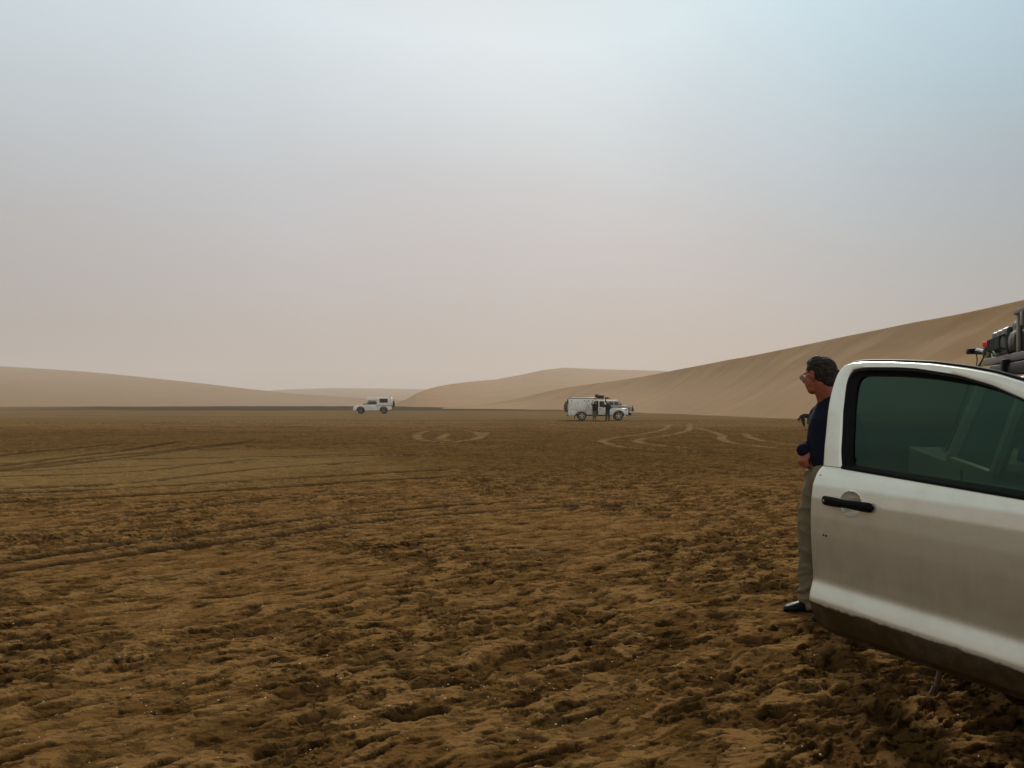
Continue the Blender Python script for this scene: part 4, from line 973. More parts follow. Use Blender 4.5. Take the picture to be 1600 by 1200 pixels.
# people working at the truck
gzz = gz(8, 70)
p = person_far('person in dark shirt and blue cap reaching up beside the locker truck', 'person', 'people standing at the locker truck',
    dict(head=(.02, .02, 1.60), neck=(0, 0, 1.44), chest=(0, 0, 1.22), pelvis=(0, 0, .92), hipl=(-.08, 0, .88), hipr=(.08, 0, .88), knl=(-.08, .03, .48), knr=(.09, -.02, .48), anl=(-.09, .05, .08), anr=(.09, -.02, .08),
         shl=(-.19, 0, 1.38), ell=(-.22, .2, 1.52), hal=(-.10, .36, 1.74), shr=(.19, 0, 1.38), elr=(.26, .2, 1.36), har=(.16, .42, 1.62), toe=(.03, .13, -.04), sleeve=.25, trouser=.55),
    dict(skin=M['skin_far'], top=M['blackcloth'], legs=M['khaki_far']), hat=(M['bluecloth'], False))
p.location = (7.30, 70.8, gz(7.3, 70.8))
p = person_far('person in black with tan sun hat at the locker truck open cab door', 'person', 'people standing at the locker truck',
    dict(head=(0, .02, 1.58), neck=(0, 0, 1.42), chest=(0, 0, 1.20), pelvis=(0, 0, .90), hipl=(-.09, 0, .86), hipr=(.09, 0, .86), knl=(-.11, -.02, .46), knr=(.11, .03, .46), anl=(-.13, -.02, .08), anr=(.13, .03, .08),
         shl=(-.20, 0, 1.36), ell=(-.34, .12, 1.20), hal=(-.38, .22, 1.44), shr=(.20, 0, 1.36), elr=(.25, .02, 1.10), har=(.14, .12, .95), toe=(-.03, .13, -.04), sleeve=.9, trouser=.92),
    dict(skin=M['skin_far'], top=M['blackcloth'], legs=M['denim']), hat=(M['tan_hat'], True))
p.location = (8.45, 70.7, gz(8.45, 70.7))

# ------------------------------------------------------------------ beige wagon behind it
def wagon():
    D = 96.0; x0 = (957-800)/1250*D; z0 = gz(x0, D)
    root = empty('wagon', (x0, D, z0), R(-6), label='beige off-road wagon with white raised roof parked behind the locker truck', cat='car')
    fw, rw, wr = 1.30, -1.45, .40
    body = [(2.22, .55), (2.28, .78), (2.24, 1.05), (2.10, 1.14), (1.15, 1.20), (1.02, 1.22), (-2.15, 1.22), (-2.20, .55)] + arch(rw, .42, .50, .50)[::-1] + [(rw+.52, .48), (fw-.52, .48)] + arch(fw, .42, .50, .50)[::-1]
    bm = bmesh.new(); prism(bm, body, -.86, .86, .04, .05, .8); mesh_obj('body', bm, M['beige'], root)
    bm = bmesh.new(); prism(bm, [(1.05, 1.22), (.72, 1.66), (.55, 1.72), (-2.12, 1.72), (-2.15, 1.22)], -.83, .83, .05, .14, 1.22); mesh_obj('cabin', bm, M['beige'], root)
    bm = bmesh.new(); prism(bm, [(.62, 1.72), (.42, 1.84), (-2.05, 1.86), (-2.12, 1.72)], -.76, .76, .05, .2, 1.72); mesh_obj('raised_roof', bm, M['white'], root)
    bm = bmesh.new(); prism(bm, [(1.04, 1.26), (.75, 1.64), (.79, 1.66), (1.10, 1.28)], -.66, .66); mesh_obj('windscreen', bm, M['glass_far'], root, smooth=False)
    for sgn in (-1, 1):
        for xa, xb in ((.20, .72), (-.45, .08), (-1.15, -.58), (-1.95, -1.28)):
            bm = bmesh.new(); prism(bm, [(xa, 1.27), (xa, 1.62), (min(xb, .60), 1.62), (xb, 1.27)], sgn*.845-.008, sgn*.845+.010)
            for v in bm.verts: v.co.y -= sgn*.14*(v.co.z-1.22)
            mesh_obj('side_window', bm, M['glass_far'], root, smooth=False)
        bm = bmesh.new(); box(bm, (2.18, sgn*.66, .92), (.18, .24, .2), .04); mesh_obj('headlight', bm, M['headlight'], root)
        bm = bmesh.new(); pts = [(fw+.54*math.cos(a), sgn*.87, .42+.54*math.sin(a)) for a in np.linspace(0, math.pi, 15)]; ringtube(bm, pts, [(.05, .04)]*15, 8, side=(0, 1, 0)); mesh_obj('wheel_arch', bm, M['black'], root)
        bm = bmesh.new(); box(bm, (.95, sgn*1.0, 1.34), (.10, .16, .2), .03); mesh_obj('side_mirror', bm, M['black'], root)
    bm = bmesh.new(); box(bm, (1.65, 0, 1.20), (1.0, 1.3, .06), .03); mesh_obj('bonnet_cover', bm, M['chassis'], root)
    bm = bmesh.new(); box(bm, (2.36, 0, .70), (.26, 1.70, .42), .06); ringtube(bm, [(2.36, -.6, .8), (2.40, -.55, 1.16), (2.40, .55, 1.16), (2.36, .6, .8)], .04, 8); mesh_obj('bumper', bm, M['chassis'], root)
    bm = bmesh.new(); box(bm, (0, 0, .5), (4.0, .8, .16), .02); mesh_obj('chassis', bm, M['chassis'], root)
    for cx in (fw, rw):
        for sgn in (-1, 1): wheel(root, (cx, sgn*.76, wr), wr, .26, M['tan_wheel'], 6, sgn)
wagon()

# ------------------------------------------------------------------ near truck with its open door
TO = Vector((2.569, 2.17, 0)); TH = R(-109.03)
def near_truck():
    root = empty('pickup_truck', TO, TH, label='pale pickup truck in the right foreground with its dusty front door open', cat='pickup truck')
    fw, rw, wr = .86, -2.24, .38
    hw = .90
    sill = .50
    body = [(1.66, .50), (1.76, .70), (1.72, .92), (1.55, 1.05), (.35, 1.16), (.15, 1.19), (.02, 1.19), (.02, .47), (fw-.50, .47)] + arch(fw, .40, .47, .48)[::-1] + [(1.40, .47)]
    bm = bmesh.new(); prism(bm, body, -hw, hw, .05, .08, .85, 3); mesh_obj('front_body', bm, M['white'], root)
    rear = [(-1.10, .47), (-1.10, 1.19), (-2.14, 1.19), (-2.16, 1.16), (-3.58, 1.16), (-3.62, .62), (-3.50, .50)] + arch(rw, .40, .47, .48)[::-1] + [(rw+.50, .47)]
    bm = bmesh.new(); prism(bm, rear, -hw, hw, .03, .05, .85, 3); mesh_obj('rear_body', bm, M['white'], root)
    # left side keeps its door shut, right side is open
    bm = bmesh.new(); box(bm, (-.54, .86, .84), (1.12, .08, .70), .02); mesh_obj('left_door', bm, M['white'], root)
    bm = bmesh.new(); box(bm, (-.54, -.80, .44), (1.12, .16, .08), .015); mesh_obj('sill', bm, M['white'], root)
    bm = bmesh.new(); box(bm, (-.54, 0, .42), (1.15, 1.5, .06)); mesh_obj('cab_floor', bm, M['dark'], root)
    for nm, xx in (('seat', -.62), ('rear_seat', -1.55)):
        for yy in (-.38, .38):
            bm = bmesh.new(); box(bm, (xx+.12, yy, .68), (.50, .50, .16), .06); box(bm, (xx-.18, yy, .98), (.14, .48, .60), .06, Matrix.Rotation(R(-14), 3, 'Y')); box(bm, (xx-.28, yy, 1.36), (.10, .26, .16), .04); mesh_obj('seat', bm, M['dark'], root)
    bm = bmesh.new(); box(bm, (.02, 0, 1.0), (.28, 1.5, .32), .06); pts = [(-.22+.06*math.sin(a), .38+.18*math.cos(a), 1.06+.17*math.sin(a)) for a in np.linspace(0, 2*math.pi, 21)]; ringtube(bm, pts, .014, 8, cap=False); mesh_obj('dashboard', bm, M['black'], root)
    # pillars and roof
    bm = bmesh.new()
    for sgn in (-1, 1):
        ringtube(bm, [(.36, sgn*.80, 1.15), (-.32, sgn*.68, 1.60)], [(.035, .04)]*2, 8)
        ringtube(bm, [(-1.12, sgn*.86, 1.17), (-1.14, sgn*.72, 1.60)], [(.03, .05)]*2, 8, side=(0, 1, 0))
        ringtube(bm, [(-2.10, sgn*.86, 1.17), (-1.98, sgn*.72, 1.60)], [(.03, .08)]*2, 8, side=(0, 1, 0))
    mesh_obj('pillar', bm, M['white'], root)
    bm = bmesh.new(); prism(bm, [(-.28, 1.555), (-.55, 1.605), (-1.3, 1.625), (-1.95, 1.60), (-2.05, 1.555)], -.73, .73, .035, 1.2, 1.57, 3); mesh_obj('roof', bm, M['white'], root)
    bm = bmesh.new(); prism(bm, [(.34, 1.16), (-.29, 1.59), (-.27, 1.605), (.37, 1.17)], -.70, .70); mesh_obj('windscreen', bm, M['tint'], root, smooth=False)
    for sgn in (-1, 1):
        bm = bmesh.new(); prism(bm, [(-1.18, 1.19), (-1.18, 1.58), (-1.94, 1.57), (-2.0, 1.19)], sgn*.85-.004, sgn*.85+.004)
        for v in bm.verts: v.co.y -= sgn*.33*(v.co.z-1.19)
        mesh_obj('rear_side_window', bm, M['tint'], root, smooth=False)
        bm = bmesh.new(); box(bm, (1.55, sgn*.72, .93), (.34, .30, .18), .06, Matrix.Rotation(R(18), 3, 'Y')); mesh_obj('headlight', bm, M['headlight'], root)
        for cx in (fw, rw):
            bm = bmesh.new(); pts = [(cx+.49*math.cos(a), sgn*.90, .40+.49*math.sin(a)) for a in np.linspace(0, math.pi, 21)]; ringtube(bm, pts, [(.045, .035)]*21, 10, side=(0, 1, 0)); mesh_obj('wheel_arch', bm, M['black'], root)
            wheel(root, (cx, sgn*.77, wr), wr, .26, M['alu'], 6, sgn)
        bm = bmesh.new(); box(bm, (-1.60, sgn*.905, .84), (.012, .01, .62)); box(bm, (-1.90, sgn*.92, 1.06), (.22, .03, .035), .012); mesh_obj('rear_door_handle', bm, M['black'], root)
        bm = bmesh.new(); box(bm, (-3.60, sgn*.80, .90), (.06, .14, .34), .02); mesh_obj('tail_light', bm, M['red'], root)
    bm = bmesh.new(); prism(bm, [(-.36, 1.19), (-.36, 1.57), (-1.08, 1.58), (-1.08, 1.19), (.10, 1.19)][:0] or [(.15, 1.19), (-.38, 1.57), (-1.08, 1.58), (-1.08, 1.19)], .845, .853)
    for v in bm.verts: v.co.y -= .33*(v.co.z-1.19)
    mesh_obj('left_door_window', bm, M['tint'], root, smooth=False)
    bm = bmesh.new(); box(bm, (1.79, 0, .80), (.05, 1.1, .24), .02); mesh_obj('grille', bm, M['black'], root)
    bm = bmesh.new(); box(bm, (1.84, 0, .55), (.24, 1.76, .24), .06); mesh_obj('bumper', bm, M['black'], root)
    bm = bmesh.new(); box(bm, (-.9, 0, .42), (5.0, .8, .14), .02); mesh_obj('chassis', bm, M['chassis'], root)
    # roof rack
    rk = empty('roof_rack', (0, 0, 0)); rk.parent = root
    for sgn in (-1, 1):
        bm = bmesh.new(); box(bm, (-1.38, sgn*.60, 1.722), (2.30, .045, .042), .006); mesh_obj('side_rail', bm, M['grey_rail'], rk)
        for xx in (-.6, -1.3, -1.95):
            bm = bmesh.new(); box(bm, (xx, sgn*.63, 1.665), (.06, .05, .10), .01); mesh_obj('rack_foot', bm, M['black'], rk)
    bm = bmesh.new(); box(bm, (-1.36, -.585, 1.665), (1.95, .10, .062), .02); mesh_obj('rail_gap_shade', bm, M['black'], rk)  # black box added as the shade in the gap under the rail
    for k in range(8):
        bm = bmesh.new(); box(bm, (-.32-k*.30, 0, 1.715), (.07, 1.16, .03), .006); mesh_obj('crossbar', bm, M['black'], rk)
    # ---- the open door
    hinge = Vector((1.718, 2.463, 0)); u = Vector((.354, -.935, 0)); nn = Vector((-.935, -.354, 0))
    Wt = Matrix.Translation(TO) @ Matrix.Rotation(TH, 4, 'Z'); Wi = Wt.inverted()
    door = empty('open_door', Wi @ hinge, 0); door.parent = root
    Dm = Wt @ Matrix.Translation(Wi @ hinge); Di = Dm.inverted()
    door['label'] = 'pale dusty front door swung open, window tinted green'
    PZ = [(.44, -.045), (.50, -.010), (.56, .020), (.60, .038), (.625, .0475), (.640, .0500), (.655, .0480), (.675, .0420), (.70, .0330), (.716, .0275), (.735, .0250), (.78, .0265), (.84, .032), (.92, .0405), (1.0, .0450), (1.08, .0440), (1.135, .036), (1.17, .021), (1.21, 0), (1.30, -.018), (1.45, -.06), (1.60, -.115), (1.70, -.155)]
    zs, ds = np.array([a for a, b in PZ]), np.array([b for a, b in PZ])
    zf = np.linspace(.42, 1.72, 400); df = np.interp(zf, zs, ds); ker = np.hanning(9); ker /= ker.sum(); df = np.convolve(np.pad(df, 4, 'edge'), ker, 'valid')
    dz = lambda z: np.interp(z, zf, df)
    P0 = Vector((1.318, 3.52, 0))
    def pt(t, z, off=0.): return Di @ (P0 + u*t + nn*(float(dz(z))+off) + Vector((0, 0, z)))
    # skin
    EL = np.array([(.486, .20), (.489, .125), (.494, .085), (.503, .055), (.516, .037), (.535, .029), (.56, .028), (.62, .030), (.70, .027), (.80, .0235), (.90, .028), (1.0, .033), (1.08, .036), (1.15, .037), (1.185, .039), (1.203, .046), (1.213, .055), (1.217, .062)])
    zrow = np.concatenate([np.linspace(.486, .53, 14), np.linspace(.535, .75, 46)[:], np.linspace(.757, 1.02, 34), np.linspace(1.025, 1.135, 30), np.linspace(1.14, 1.217, 18)])
    tcol = np.concatenate([np.linspace(0, .02, 5), np.linspace(.026, .14, 14), np.linspace(.146, .35, 52), np.linspace(.36, 1.12, 50)])
    tcol = tcol/1.12
    cc = (.274, 1.079)
    bm = bmesh.new(); T1 = 1.125; grid = []; inner = []
    for z in zrow:
        tl = float(np.interp(z, EL[:, 0], EL[:, 1])); row = []; rowi = []
        for s in tcol:
            t = tl+(T1-tl)*s; zz = z
            w1 = float(sm(1.05, 1.217, z)); zz += w1*(-.036*max(t-.15, 0)/.85)
            w0 = float(sm(.62, .486, z)); zz += w0*(.03*t)
            e = t-tl; roll = -.016*math.exp(-e/.006) + (-.012*math.exp(-(T1-t)/.006))
            if z < .53: roll -= .02*float(sm(.53, .486, z))
            r_ = math.hypot((t-cc[0])/.0575, (zz-cc[1])/.0490)
            cup = -.058*max(0., 1-min(r_, 1)**2)**.6
            lip = .0015*math.exp(-((r_-1.03)/.05)**2)
            row.append(bm.verts.new(pt(t, zz, roll+cup+lip))); rowi.append(bm.verts.new(pt(t, zz, -.075+(.006 if e < .01 else 0))))
        grid.append(row); inner.append(rowi)
    nr, nc = len(grid), len(tcol)
    for G_ in (grid, inner):
        for i in range(nr-1):
            for j in range(nc-1): bm.faces.new((G_[i][j], G_[i][j+1], G_[i+1][j+1], G_[i+1][j]))
    for i in range(nr-1):
        for j in (0, nc-1): bm.faces.new((grid[i][j], grid[i+1][j], inner[i+1][j], inner[i][j]))
    for j in range(nc-1):
        for i in (0, nr-1): bm.faces.new((grid[i][j], grid[i][j+1], inner[i][j+1], inner[i][j]))
    mesh_obj('door_panel', bm, M['door_paint'], door, angle=50)
    # arches of the window: frame, seal, glass
    outer = [(.0617, 1.2147), (.0485, 1.3189), (.0344, 1.4019), (.0154, 1.5085), (.0133, 1.5624), (.017, 1.6121), (.028, 1.638), (.0480, 1.6545), (.0927, 1.6644), (.1948, 1.6625), (.3323, 1.6551), (.4982, 1.6414), (.6579, 1.6179), (.7758, 1.5952), (.9076, 1.5574), (1.0, 1.520), (1.08, 1.478), (1.125, 1.448), (1.125, 1.18)]
    sealo = [(.179, 1.2163), (.1623, 1.2707), (.1464, 1.3506), (.1137, 1.4862), (.0944, 1.5694), (.0940, 1.6050), (.1144, 1.6290), (.1697, 1.6363), (.3419, 1.6298), (.4390, 1.6224), (.6373, 1.5901), (.7891, 1.5496), (.9238, 1.4979), (1.0, 1.462), (1.06, 1.425), (1.08, 1.39), (1.08, 1.181)]
    glo = [(.2219, 1.2269), (.203, 1.2998), (.1662, 1.4594), (.1468, 1.5383), (.1440, 1.5795), (.1558, 1.5975), (.185, 1.6040), (.3539, 1.5985), (.5183, 1.5836), (.7063, 1.5556), (.8218, 1.5289), (.925, 1.4936), (.99, 1.463), (1.03, 1.44), (1.055, 1.39), (1.055, 1.19)]
    def resamp(P, n=120):
        P = np.array(P); s = np.concatenate([[0], np.cumsum(np.hypot(*np.diff(P, axis=0).T))]); q = np.linspace(0, s[-1], n)
        x = np.interp(q, s, P[:, 0]); y = np.interp(q, s, P[:, 1])
        for _ in range(2):
            x[1:-1] = (x[:-2]+2*x[1:-1]+x[2:])/4; y[1:-1] = (y[:-2]+2*y[1:-1]+y[2:])/4
        return np.stack([x, y], 1)
    def pair(A, B, ka, kb, n=120):
        """resample both arches so that their top-left corners face each other"""
        na1 = 40; a = np.vstack([resamp(A[:ka+1], na1)[:-1], resamp(A[ka:], n-na1+1)]); b = np.vstack([resamp(B[:kb+1], na1)[:-1], resamp(B[kb:], n-na1+1)])
        return a, b
    def arch_band(name, A, B, ka, kb, prof, mt, parent=door):
        """prof: list of (fraction between A and B, offset)"""
        a, b = pair(A, B, ka, kb); bm = bmesh.new(); R_ = []
        for (pa, pb) in zip(a, b): R_.append([bm.verts.new(pt(pa[0]+(pb[0]-pa[0])*f, pa[1]+(pb[1]-pa[1])*f, o)) for f, o in prof])
        m_ = len(prof)
        for r0, r1 in zip(R_, R_[1:]):
            for k in range(m_): bm.faces.new((r0[k], r0[(k+1) % m_], r1[(k+1) % m_], r1[k]))
        bm.faces.new(R_[0]); bm.faces.new(R_[-1][::-1]); return mesh_obj(name, bm, mt, parent, angle=60)
    fr = arch_band('window_frame', outer, sealo, 7, 6, [(0, -.045), (0, -.012), (.06, -.003), (.2, 0), (.85, .001), (.97, -.003), (1, -.010), (1, -.045)], M['door_paint'])
    arch_band('window_seal', sealo, glo, 6, 6, [(0, -.035), (0, -.004), (.10, .003), (.30, .004), (.45, -.004), (.75, -.010), (1, -.016), (1, -.035)], M['black'])
    bm = bmesh.new(); g_ = resamp(glo, 90); bot = [(t, 1.2255-.036*max(t-.15, 0)/.85) for t in np.linspace(1.055, .2219, 30)]
    cen = bm.verts.new(pt(.6, 1.40, -.022)); 
    # glass as rows between left and right limits so that it follows the lean of the frame
    bm.free(); bm = bmesh.new(); rows = []
    gl_ = np.array(glo); 
    top = lambda t: float(np.interp(t, [p_[0] for p_ in glo[4:15]], [p_[1] for p_ in glo[4:15]]))
    left = lambda z: float(np.interp(z, [p_[1] for p_ in glo[:5]], [p_[0] for p_ in glo[:5]]))
    for k in range(31):
        v = k/30; row = []
        for j in range(41):
            s = j/40; t0 = .14+(1.07-.14)*s; zb = 1.210-.036*max(t0-.15, 0)/.85; z = zb+(top(min(max(t0, .145), 1.055))+.012-zb)*v
            t = max(t0, left(z)-.006); row.append(pt(t, z, -.024))
        rows.append(row)
    vv = [[bm.verts.new(p_) for p_ in r_] for r_ in rows]
    for a_, b_ in zip(vv, vv[1:]):
        for j in range(40): bm.faces.new((a_[j], a_[j+1], b_[j+1], b_[j]))
    bmesh.ops.remove_doubles(bm, verts=bm.verts[:], dist=.0004)
    mesh_obj('door_glass', bm, M['tint'], door, angle=80)
    # belt seal under the glass
    bm = bmesh.new(); R_ = []
    for t in np.linspace(.180, 1.09, 60):
        zb = 1.2165-.036*max(t-.15, 0)/.85
        R_.append([bm.verts.new(pt(t, zb-.003, -.03)), bm.verts.new(pt(t, zb-.003, .004)), bm.verts.new(pt(t, zb+.003, .008)), bm.verts.new(pt(t, zb+.010, .004)), bm.verts.new(pt(t, zb+.013, -.006)), bm.verts.new(pt(t, zb+.017, -.008)), bm.verts.new(pt(t, zb+.020, -.020)), bm.verts.new(pt(t, zb+.02, -.03))])
    for r0, r1 in zip(R_, R_[1:]):
        for k in range(8): bm.faces.new((r0[k], r0[(k+1) % 8], r1[(k+1) % 8], r1[k]))
    bm.faces.new(R_[0]); bm.faces.new(R_[-1][::-1]); mesh_obj('belt_seal', bm, M['black'], door, angle=60)
    # black weatherstrip just visible behind the top edge
    a, b = pair(outer, sealo, 7, 6); bm = bmesh.new(); pts = [pt(p_[0]+(q_[0]-p_[0])*.02, p_[1]+.003, -.036) for p_, q_ in zip(a[30:], b[30:])]
    ringtube(bm, pts, .008, 8); mesh_obj('weatherstrip', bm, M['black'], door)
    bm = bmesh.new(); ringtube(bm, [pt(t, 1.2165, .0008) for t in np.linspace(.060, .178, 14)], .0011, 6); mesh_obj('panel_seam', bm, M['rubber'], door)
    # handle
    bm = bmesh.new(); tt = np.linspace(.122, .402, 29); R_ = []
    for t in tt:
        q = (t-.122)/.28; zc = 1.0775-.001*q; end = min(q, 1-q)
        hh = .0198*(1-math.exp(-end/.018)*.9) if end < .2 else .0198
        hh = hh*(1-.16*math.exp(-((q-.53)/.17)**2)); out_ = .006+.012*math.sin(math.pi*min(max(q, 0), 1))**.6; th_ = .011*(1-.75*math.exp(-end/.02))
        R_.append([bm.verts.new(pt(t, zc+hh*math.sin(a), 0) - pt(t, zc+hh*math.sin(a), 0) + pt(t, zc, 0)+ (Di.to_3x3() @ (nn*(out_+th_*math.cos(a)) + Vector((0, 0, hh*math.sin(a)))))) for a in np.linspace(0, 2*math.pi, 17)[:-1]])
    for r0, r1 in zip(R_, R_[1:]):
        for k in range(16): bm.faces.new((r0[k], r0[(k+1) % 16], r1[(k+1) % 16], r1[k]))
    bm.faces.new(R_[0]); bm.faces.new(R_[-1][::-1])
    h_ = mesh_obj('door_handle', bm, M['black'], door, angle=50)
    bm = bmesh.new(); cyl(bm, pt(.150, 1.0775, .0225), Di.to_3x3() @ nn, .0058, .008, 16, .001); mesh_obj('key_lock', bm, M['wire'], h_)
    # paint chips below the handle
    for t, z, a in ((.1185, .9270, .005), (.1335, .9262, .0055), (.075, 1.176, .004)):
        bm = bmesh.new(); cyl(bm, pt(t, z, .0002), Di.to_3x3() @ nn, a, .0016, 7); mesh_obj('paint_chip', bm, M['rubber'], door)
    # inner trim
    bm = bmesh.new()
    c0 = [pt(.10, .58, -.078), pt(1.05, .58, -.078), pt(1.05, 1.16, -.078), pt(.10, 1.16, -.078)]; c1 = [pt(.12, .60, -.105), pt(1.03, .60, -.105), pt(1.03, 1.14, -.10), pt(.12, 1.14, -.10)]
    A_ = [bm.verts.new(q) for q in c0]; B_ = [bm.verts.new(q) for q in c1]
    bm.faces.new(B_)
    for k in range(4): bm.faces.new((A_[k], A_[(k+1) % 4], B_[(k+1) % 4], B_[k]))
    mesh_obj('door_trim', bm, M['dark'], door)
    return root
near_truck()

def on_truck(x, y, z): return Matrix.Translation(TO) @ Matrix.Rotation(TH, 4, 'Z') @ Vector((x, y, z))
# load on the rack
def load(name, label, cat, c, builder, mt, group=None, rz=0):
    root = empty(name, on_truck(*c), TH+rz, label=label, cat=cat, group=group); builder(root); return root
def can(root):
    bm = bmesh.new(); box(bm, (0, 0, .078), (.138, .34, .150), .022, seg=3); 
    for yy in (-.09, 0, .09): box(bm, (0, yy, .156), (.09, .012, .012), .004)
    mesh_obj('can_body', bm, M['green_can'], root)
    bm = bmesh.new(); 
    for xx in (-.03, 0, .03): ringtube(bm, [(xx, -.17, .03), (xx, -.20, .04), (xx, -.20, .10), (xx, -.17, .11)], .006, 6)
    mesh_obj('carry_handle', bm, M['green_can'], root)
for k, (xx, lab) in enumerate(((-2.10, 'dark green jerry can on the roof rack, nearest the black case'), (-2.25, 'dark green jerry can on the roof rack, middle of three'), (-2.40, 'dark green jerry can at the rear end of the roof rack, beside the red cap'))):
    if k == 0: first = load('jerry_can', lab, 'jerry can', (xx, -.44, 1.7435), can, None, 'jerry cans on the roof rack')
    else:
        c_ = copy_tree(first); c_.location = on_truck(xx, -.44+.01*k, 1.7435); c_['label'] = lab
        c_.rotation_euler.z = TH+R(3*k)
def case(root):
    bm = bmesh.new(); box(bm, (0, 0, .10), (.66, .56, .19), .015); mesh_obj('case_body', bm, M['black'], root)
    bm = bmesh.new()
    for sx in (-1, 1):
        for sy in (-1, 1): box(bm, (sx*.318, sy*.268, .10), (.045, .045, .20), .005)
    mesh_obj('corner_post', bm, M['case_edge'], root)
    bm = bmesh.new(); box(bm, (0, 0, .205), (.70, .60, .030), .008); l_ = mesh_obj('lid', bm, M['grey_rail'], root)
    bm = bmesh.new()
    for xx in (-.2, .2): box(bm, (xx, -.292, .16), (.05, .02, .07), .006)
    mesh_obj('latch', bm, M['case_edge'], root)
load('storage_case', 'large black case with worn grey edges on the roof rack of the near truck', 'case', (-1.47, -.33, 1.7435), case, None)
def sack(root):
    bm = bmesh.new(); box(bm, (0, 0, .06), (.17, .40, .11), .03); box(bm, (.01, 0, .145), (.17, .36, .065), .02); o_ = blend('sack_body', bm, M['chassis'], root, .012, 2, .5, lambda co: .004*gn(co[:, 0]*20, co[:, 1]*14+co[:, 2]*20, 3))
    bm = bmesh.new()
    for yy in (-.12, .1): box(bm, (0, yy, .09), (.195, .025, .185), .01)
    mesh_obj('strap', bm, M['case_edge'], root)
load('gear_bag', 'dark lumpy bag on the roof rack between the jerry cans and the black case', 'bag', (-1.91, -.42, 1.7435), sack, None)
def shovel(root):
    bm = bmesh.new(); ringtube(bm, [(.9, 0, .10), (0, 0, .085), (-.28, 0, .075), (-.45, 0, .055), (-.56, 0, .068), (-.70, 0, .078)], [.016, .017, .018, .018, .019, .020], 10); mesh_obj('shaft', bm, M['black'], root)
    bm = bmesh.new(); box(bm, (-.72, 0, .08), (.10, .10, .036), .012); mesh_obj('grip', bm, M['black'], root)
    bm = bmesh.new(); box(bm, (1.0, 0, .09), (.30, .22, .012), .004); mesh_obj('blade', bm, M['case_edge'], root)
load('shovel', 'black-handled shovel sticking out behind the roof rack', 'shovel', (-2.38, -.55, 1.742), shovel, None)
def flask(root):
    bm = bmesh.new(); capsule(bm, [(0, 0, -.01), (0, 0, .045)], [.024, .022], 14); mesh_obj('bottle_body', bm, M['green_can'], root)
    bm = bmesh.new(); cyl(bm, (-.0, 0, .084), (0, 0, 1), .025, .034, 16, .008); mesh_obj('cap', bm, M['red'], root)
load('water_bottle', 'small bottle with bright red cap lashed at the rear of the roof rack', 'bottle', (-2.66, -.575, 1.742+.012), flask, None)
def straps(nm, lab, pts, r, mt):
    bm = bmesh.new(); P_ = [on_truck(*q) for q in pts]; o = P_[0].copy(); ringtube(bm, [q-o for q in P_], r, 8)
    ob = mesh_obj(nm, bm, mt); ob.location = o; tag(ob, lab, 'rope' if nm == 'rope' else 'strap')
straps('rope', 'thin brown rope from the shovel grip down to the truck', [(-3.09, -.55, 1.82), (-3.0, -.56, 1.76), (-2.86, -.60, 1.66), (-2.80, -.70, 1.40), (-2.80, -.80, 1.17)], .004, M['rope'])
straps('strap', 'black tie-down strap behind the rear of the roof rack', [(-2.56, -.58, 1.80), (-2.66, -.60, 1.73), (-2.80, -.64, 1.62), (-2.9, -.75, 1.17)], [(.006, .014)]*4, M['black'])
straps('strap', 'yellow tie-down strap beside the black one at the rack end', [(-2.47, -.60, 1.80), (-2.56, -.61, 1.735), (-2.66, -.64, 1.62), (-2.7, -.8, 1.17)], [(.004, .009)]*4, M['strap_y'])
straps('strap', 'green tie-down strap across the front of the jerry cans', [(-2.46, -.56, 1.825), (-2.36, -.612, 1.79), (-2.20, -.624, 1.748)], [(.008, .004)]*3, M['strap_g'])

# stick in the sand below the door
bm = bmesh.new(); ringtube(bm, [(0, 0, -.03), (.02, .01, .06), (.055, .02, .20), (.09, .03, .34)], [.012, .014, .013, .012], 8); ringtube(bm, [(.0, 0, .04), (-.03, -.01, .0)], [.012, .008], 6)
o = mesh_obj('stick', bm, M['wood']); o.location = (2.14, 4.05, .01); tag(o, 'short brown stick standing in the sand below the open door', 'stick')

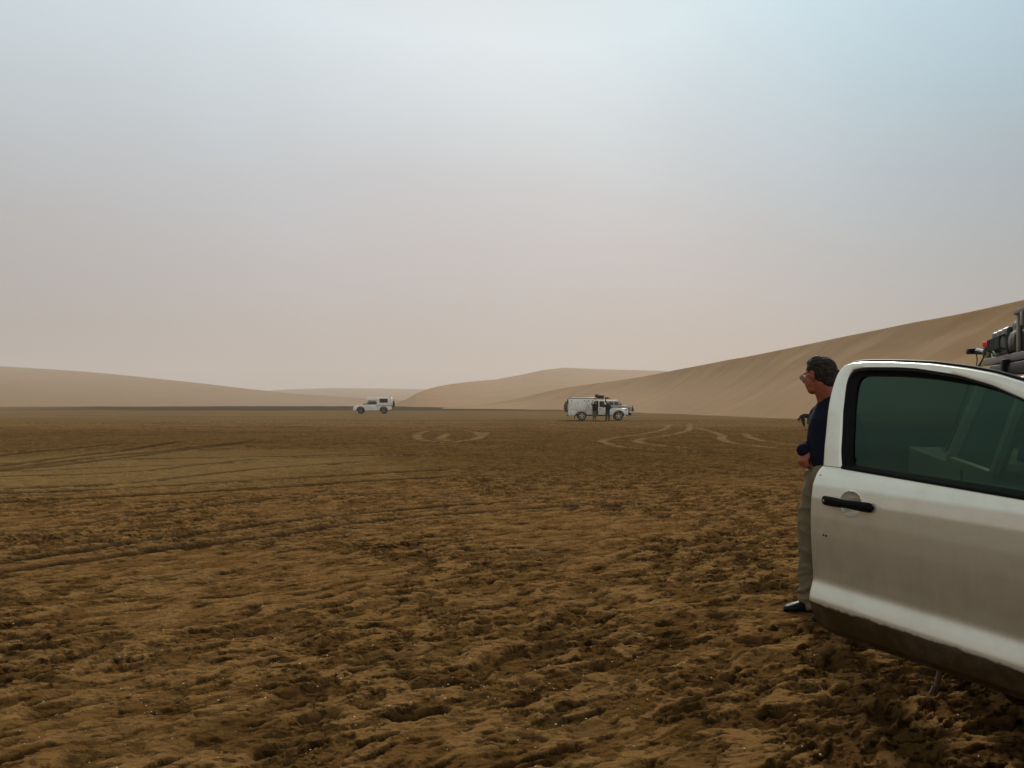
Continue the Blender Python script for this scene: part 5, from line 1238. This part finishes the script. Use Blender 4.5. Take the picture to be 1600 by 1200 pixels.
# ------------------------------------------------------------------ shell fragments scattered in the sand
def shells():
    bm = bmesh.new(); rs = random.Random(5)
    dep = bpy.context.evaluated_depsgraph_get(); gobj = bpy.data.objects['sand_plain']
    from mathutils.bvhtree import BVHTree
    for k in range(1500):
        d = 2.9*math.exp(rs.random()**1.1*2.2); a = rs.uniform(-.62, .60)
        if rs.random() < .25: cx, cy = rs.choice(((.13, 8.0), (1.7, 7.7), (-1.2, 4.2), (0.1, 4.4), (-2.6, 6.2))); x = cx+rs.gauss(0, .5); y = cy+rs.gauss(0, .35)
        else: x, y = d*math.sin(a), d*math.cos(a)
        hit, loc, no, _ = gobj.ray_cast(Vector((x, y, 1.2)), Vector((0, 0, -1)))
        if not hit: continue
        s = rs.uniform(.0016, .0045)*(1+.05*y)
        q = Matrix.Rotation(rs.uniform(0, 6.3), 3, 'Z') @ Matrix.Rotation(rs.uniform(-.7, .7), 3, 'X')
        n_ = rs.randint(4, 6); ring = []
        for i in range(n_):
            an = 2*math.pi*i/n_; r_ = s*rs.uniform(.6, 1.1); ring.append(bm.verts.new(loc+q @ Vector((math.cos(an)*r_*1.3, math.sin(an)*r_, .001))+Vector((0, 0, s*.35))))
        top_ = bm.verts.new(loc+q @ Vector((0, 0, s*.5))+Vector((0, 0, s*.35)))
        for i in range(n_): bm.faces.new((ring[i], ring[(i+1) % n_], top_))
    o = mesh_obj('shell_fragments', bm, M['shell'], smooth=False); o['kind'] = 'stuff'; tag(o, 'tiny pale shell fragments scattered over the churned brown sand', 'shells')
shells()

# ------------------------------------------------------------------ haze: real air over the whole plain
bm = bmesh.new(); box(bm, (0, 300, 22), (3000, 2400, 50)); 
for v in bm.verts: v.co.z = -5 if v.co.z < 20 else 60
hz = mesh_obj('haze', bm, bpy.data.materials.new('haze_air'), smooth=False); tag(hz, 'pale tan haze hanging over the plain and dunes', 'haze', kind='stuff')
m = hz.data.materials[0]; m.use_nodes = True; n = m.node_tree; n.nodes.clear(); o = n.nodes.new('ShaderNodeOutputMaterial')
vv_ = n.nodes.new('ShaderNodeVolumePrincipled'); vv_.inputs['Color'].default_value = (.90, .835, .77, 1); vv_.inputs['Density'].default_value = .00042; vv_.inputs['Anisotropy'].default_value = 0
n.links.new(vv_.outputs[0], o.inputs['Volume'])
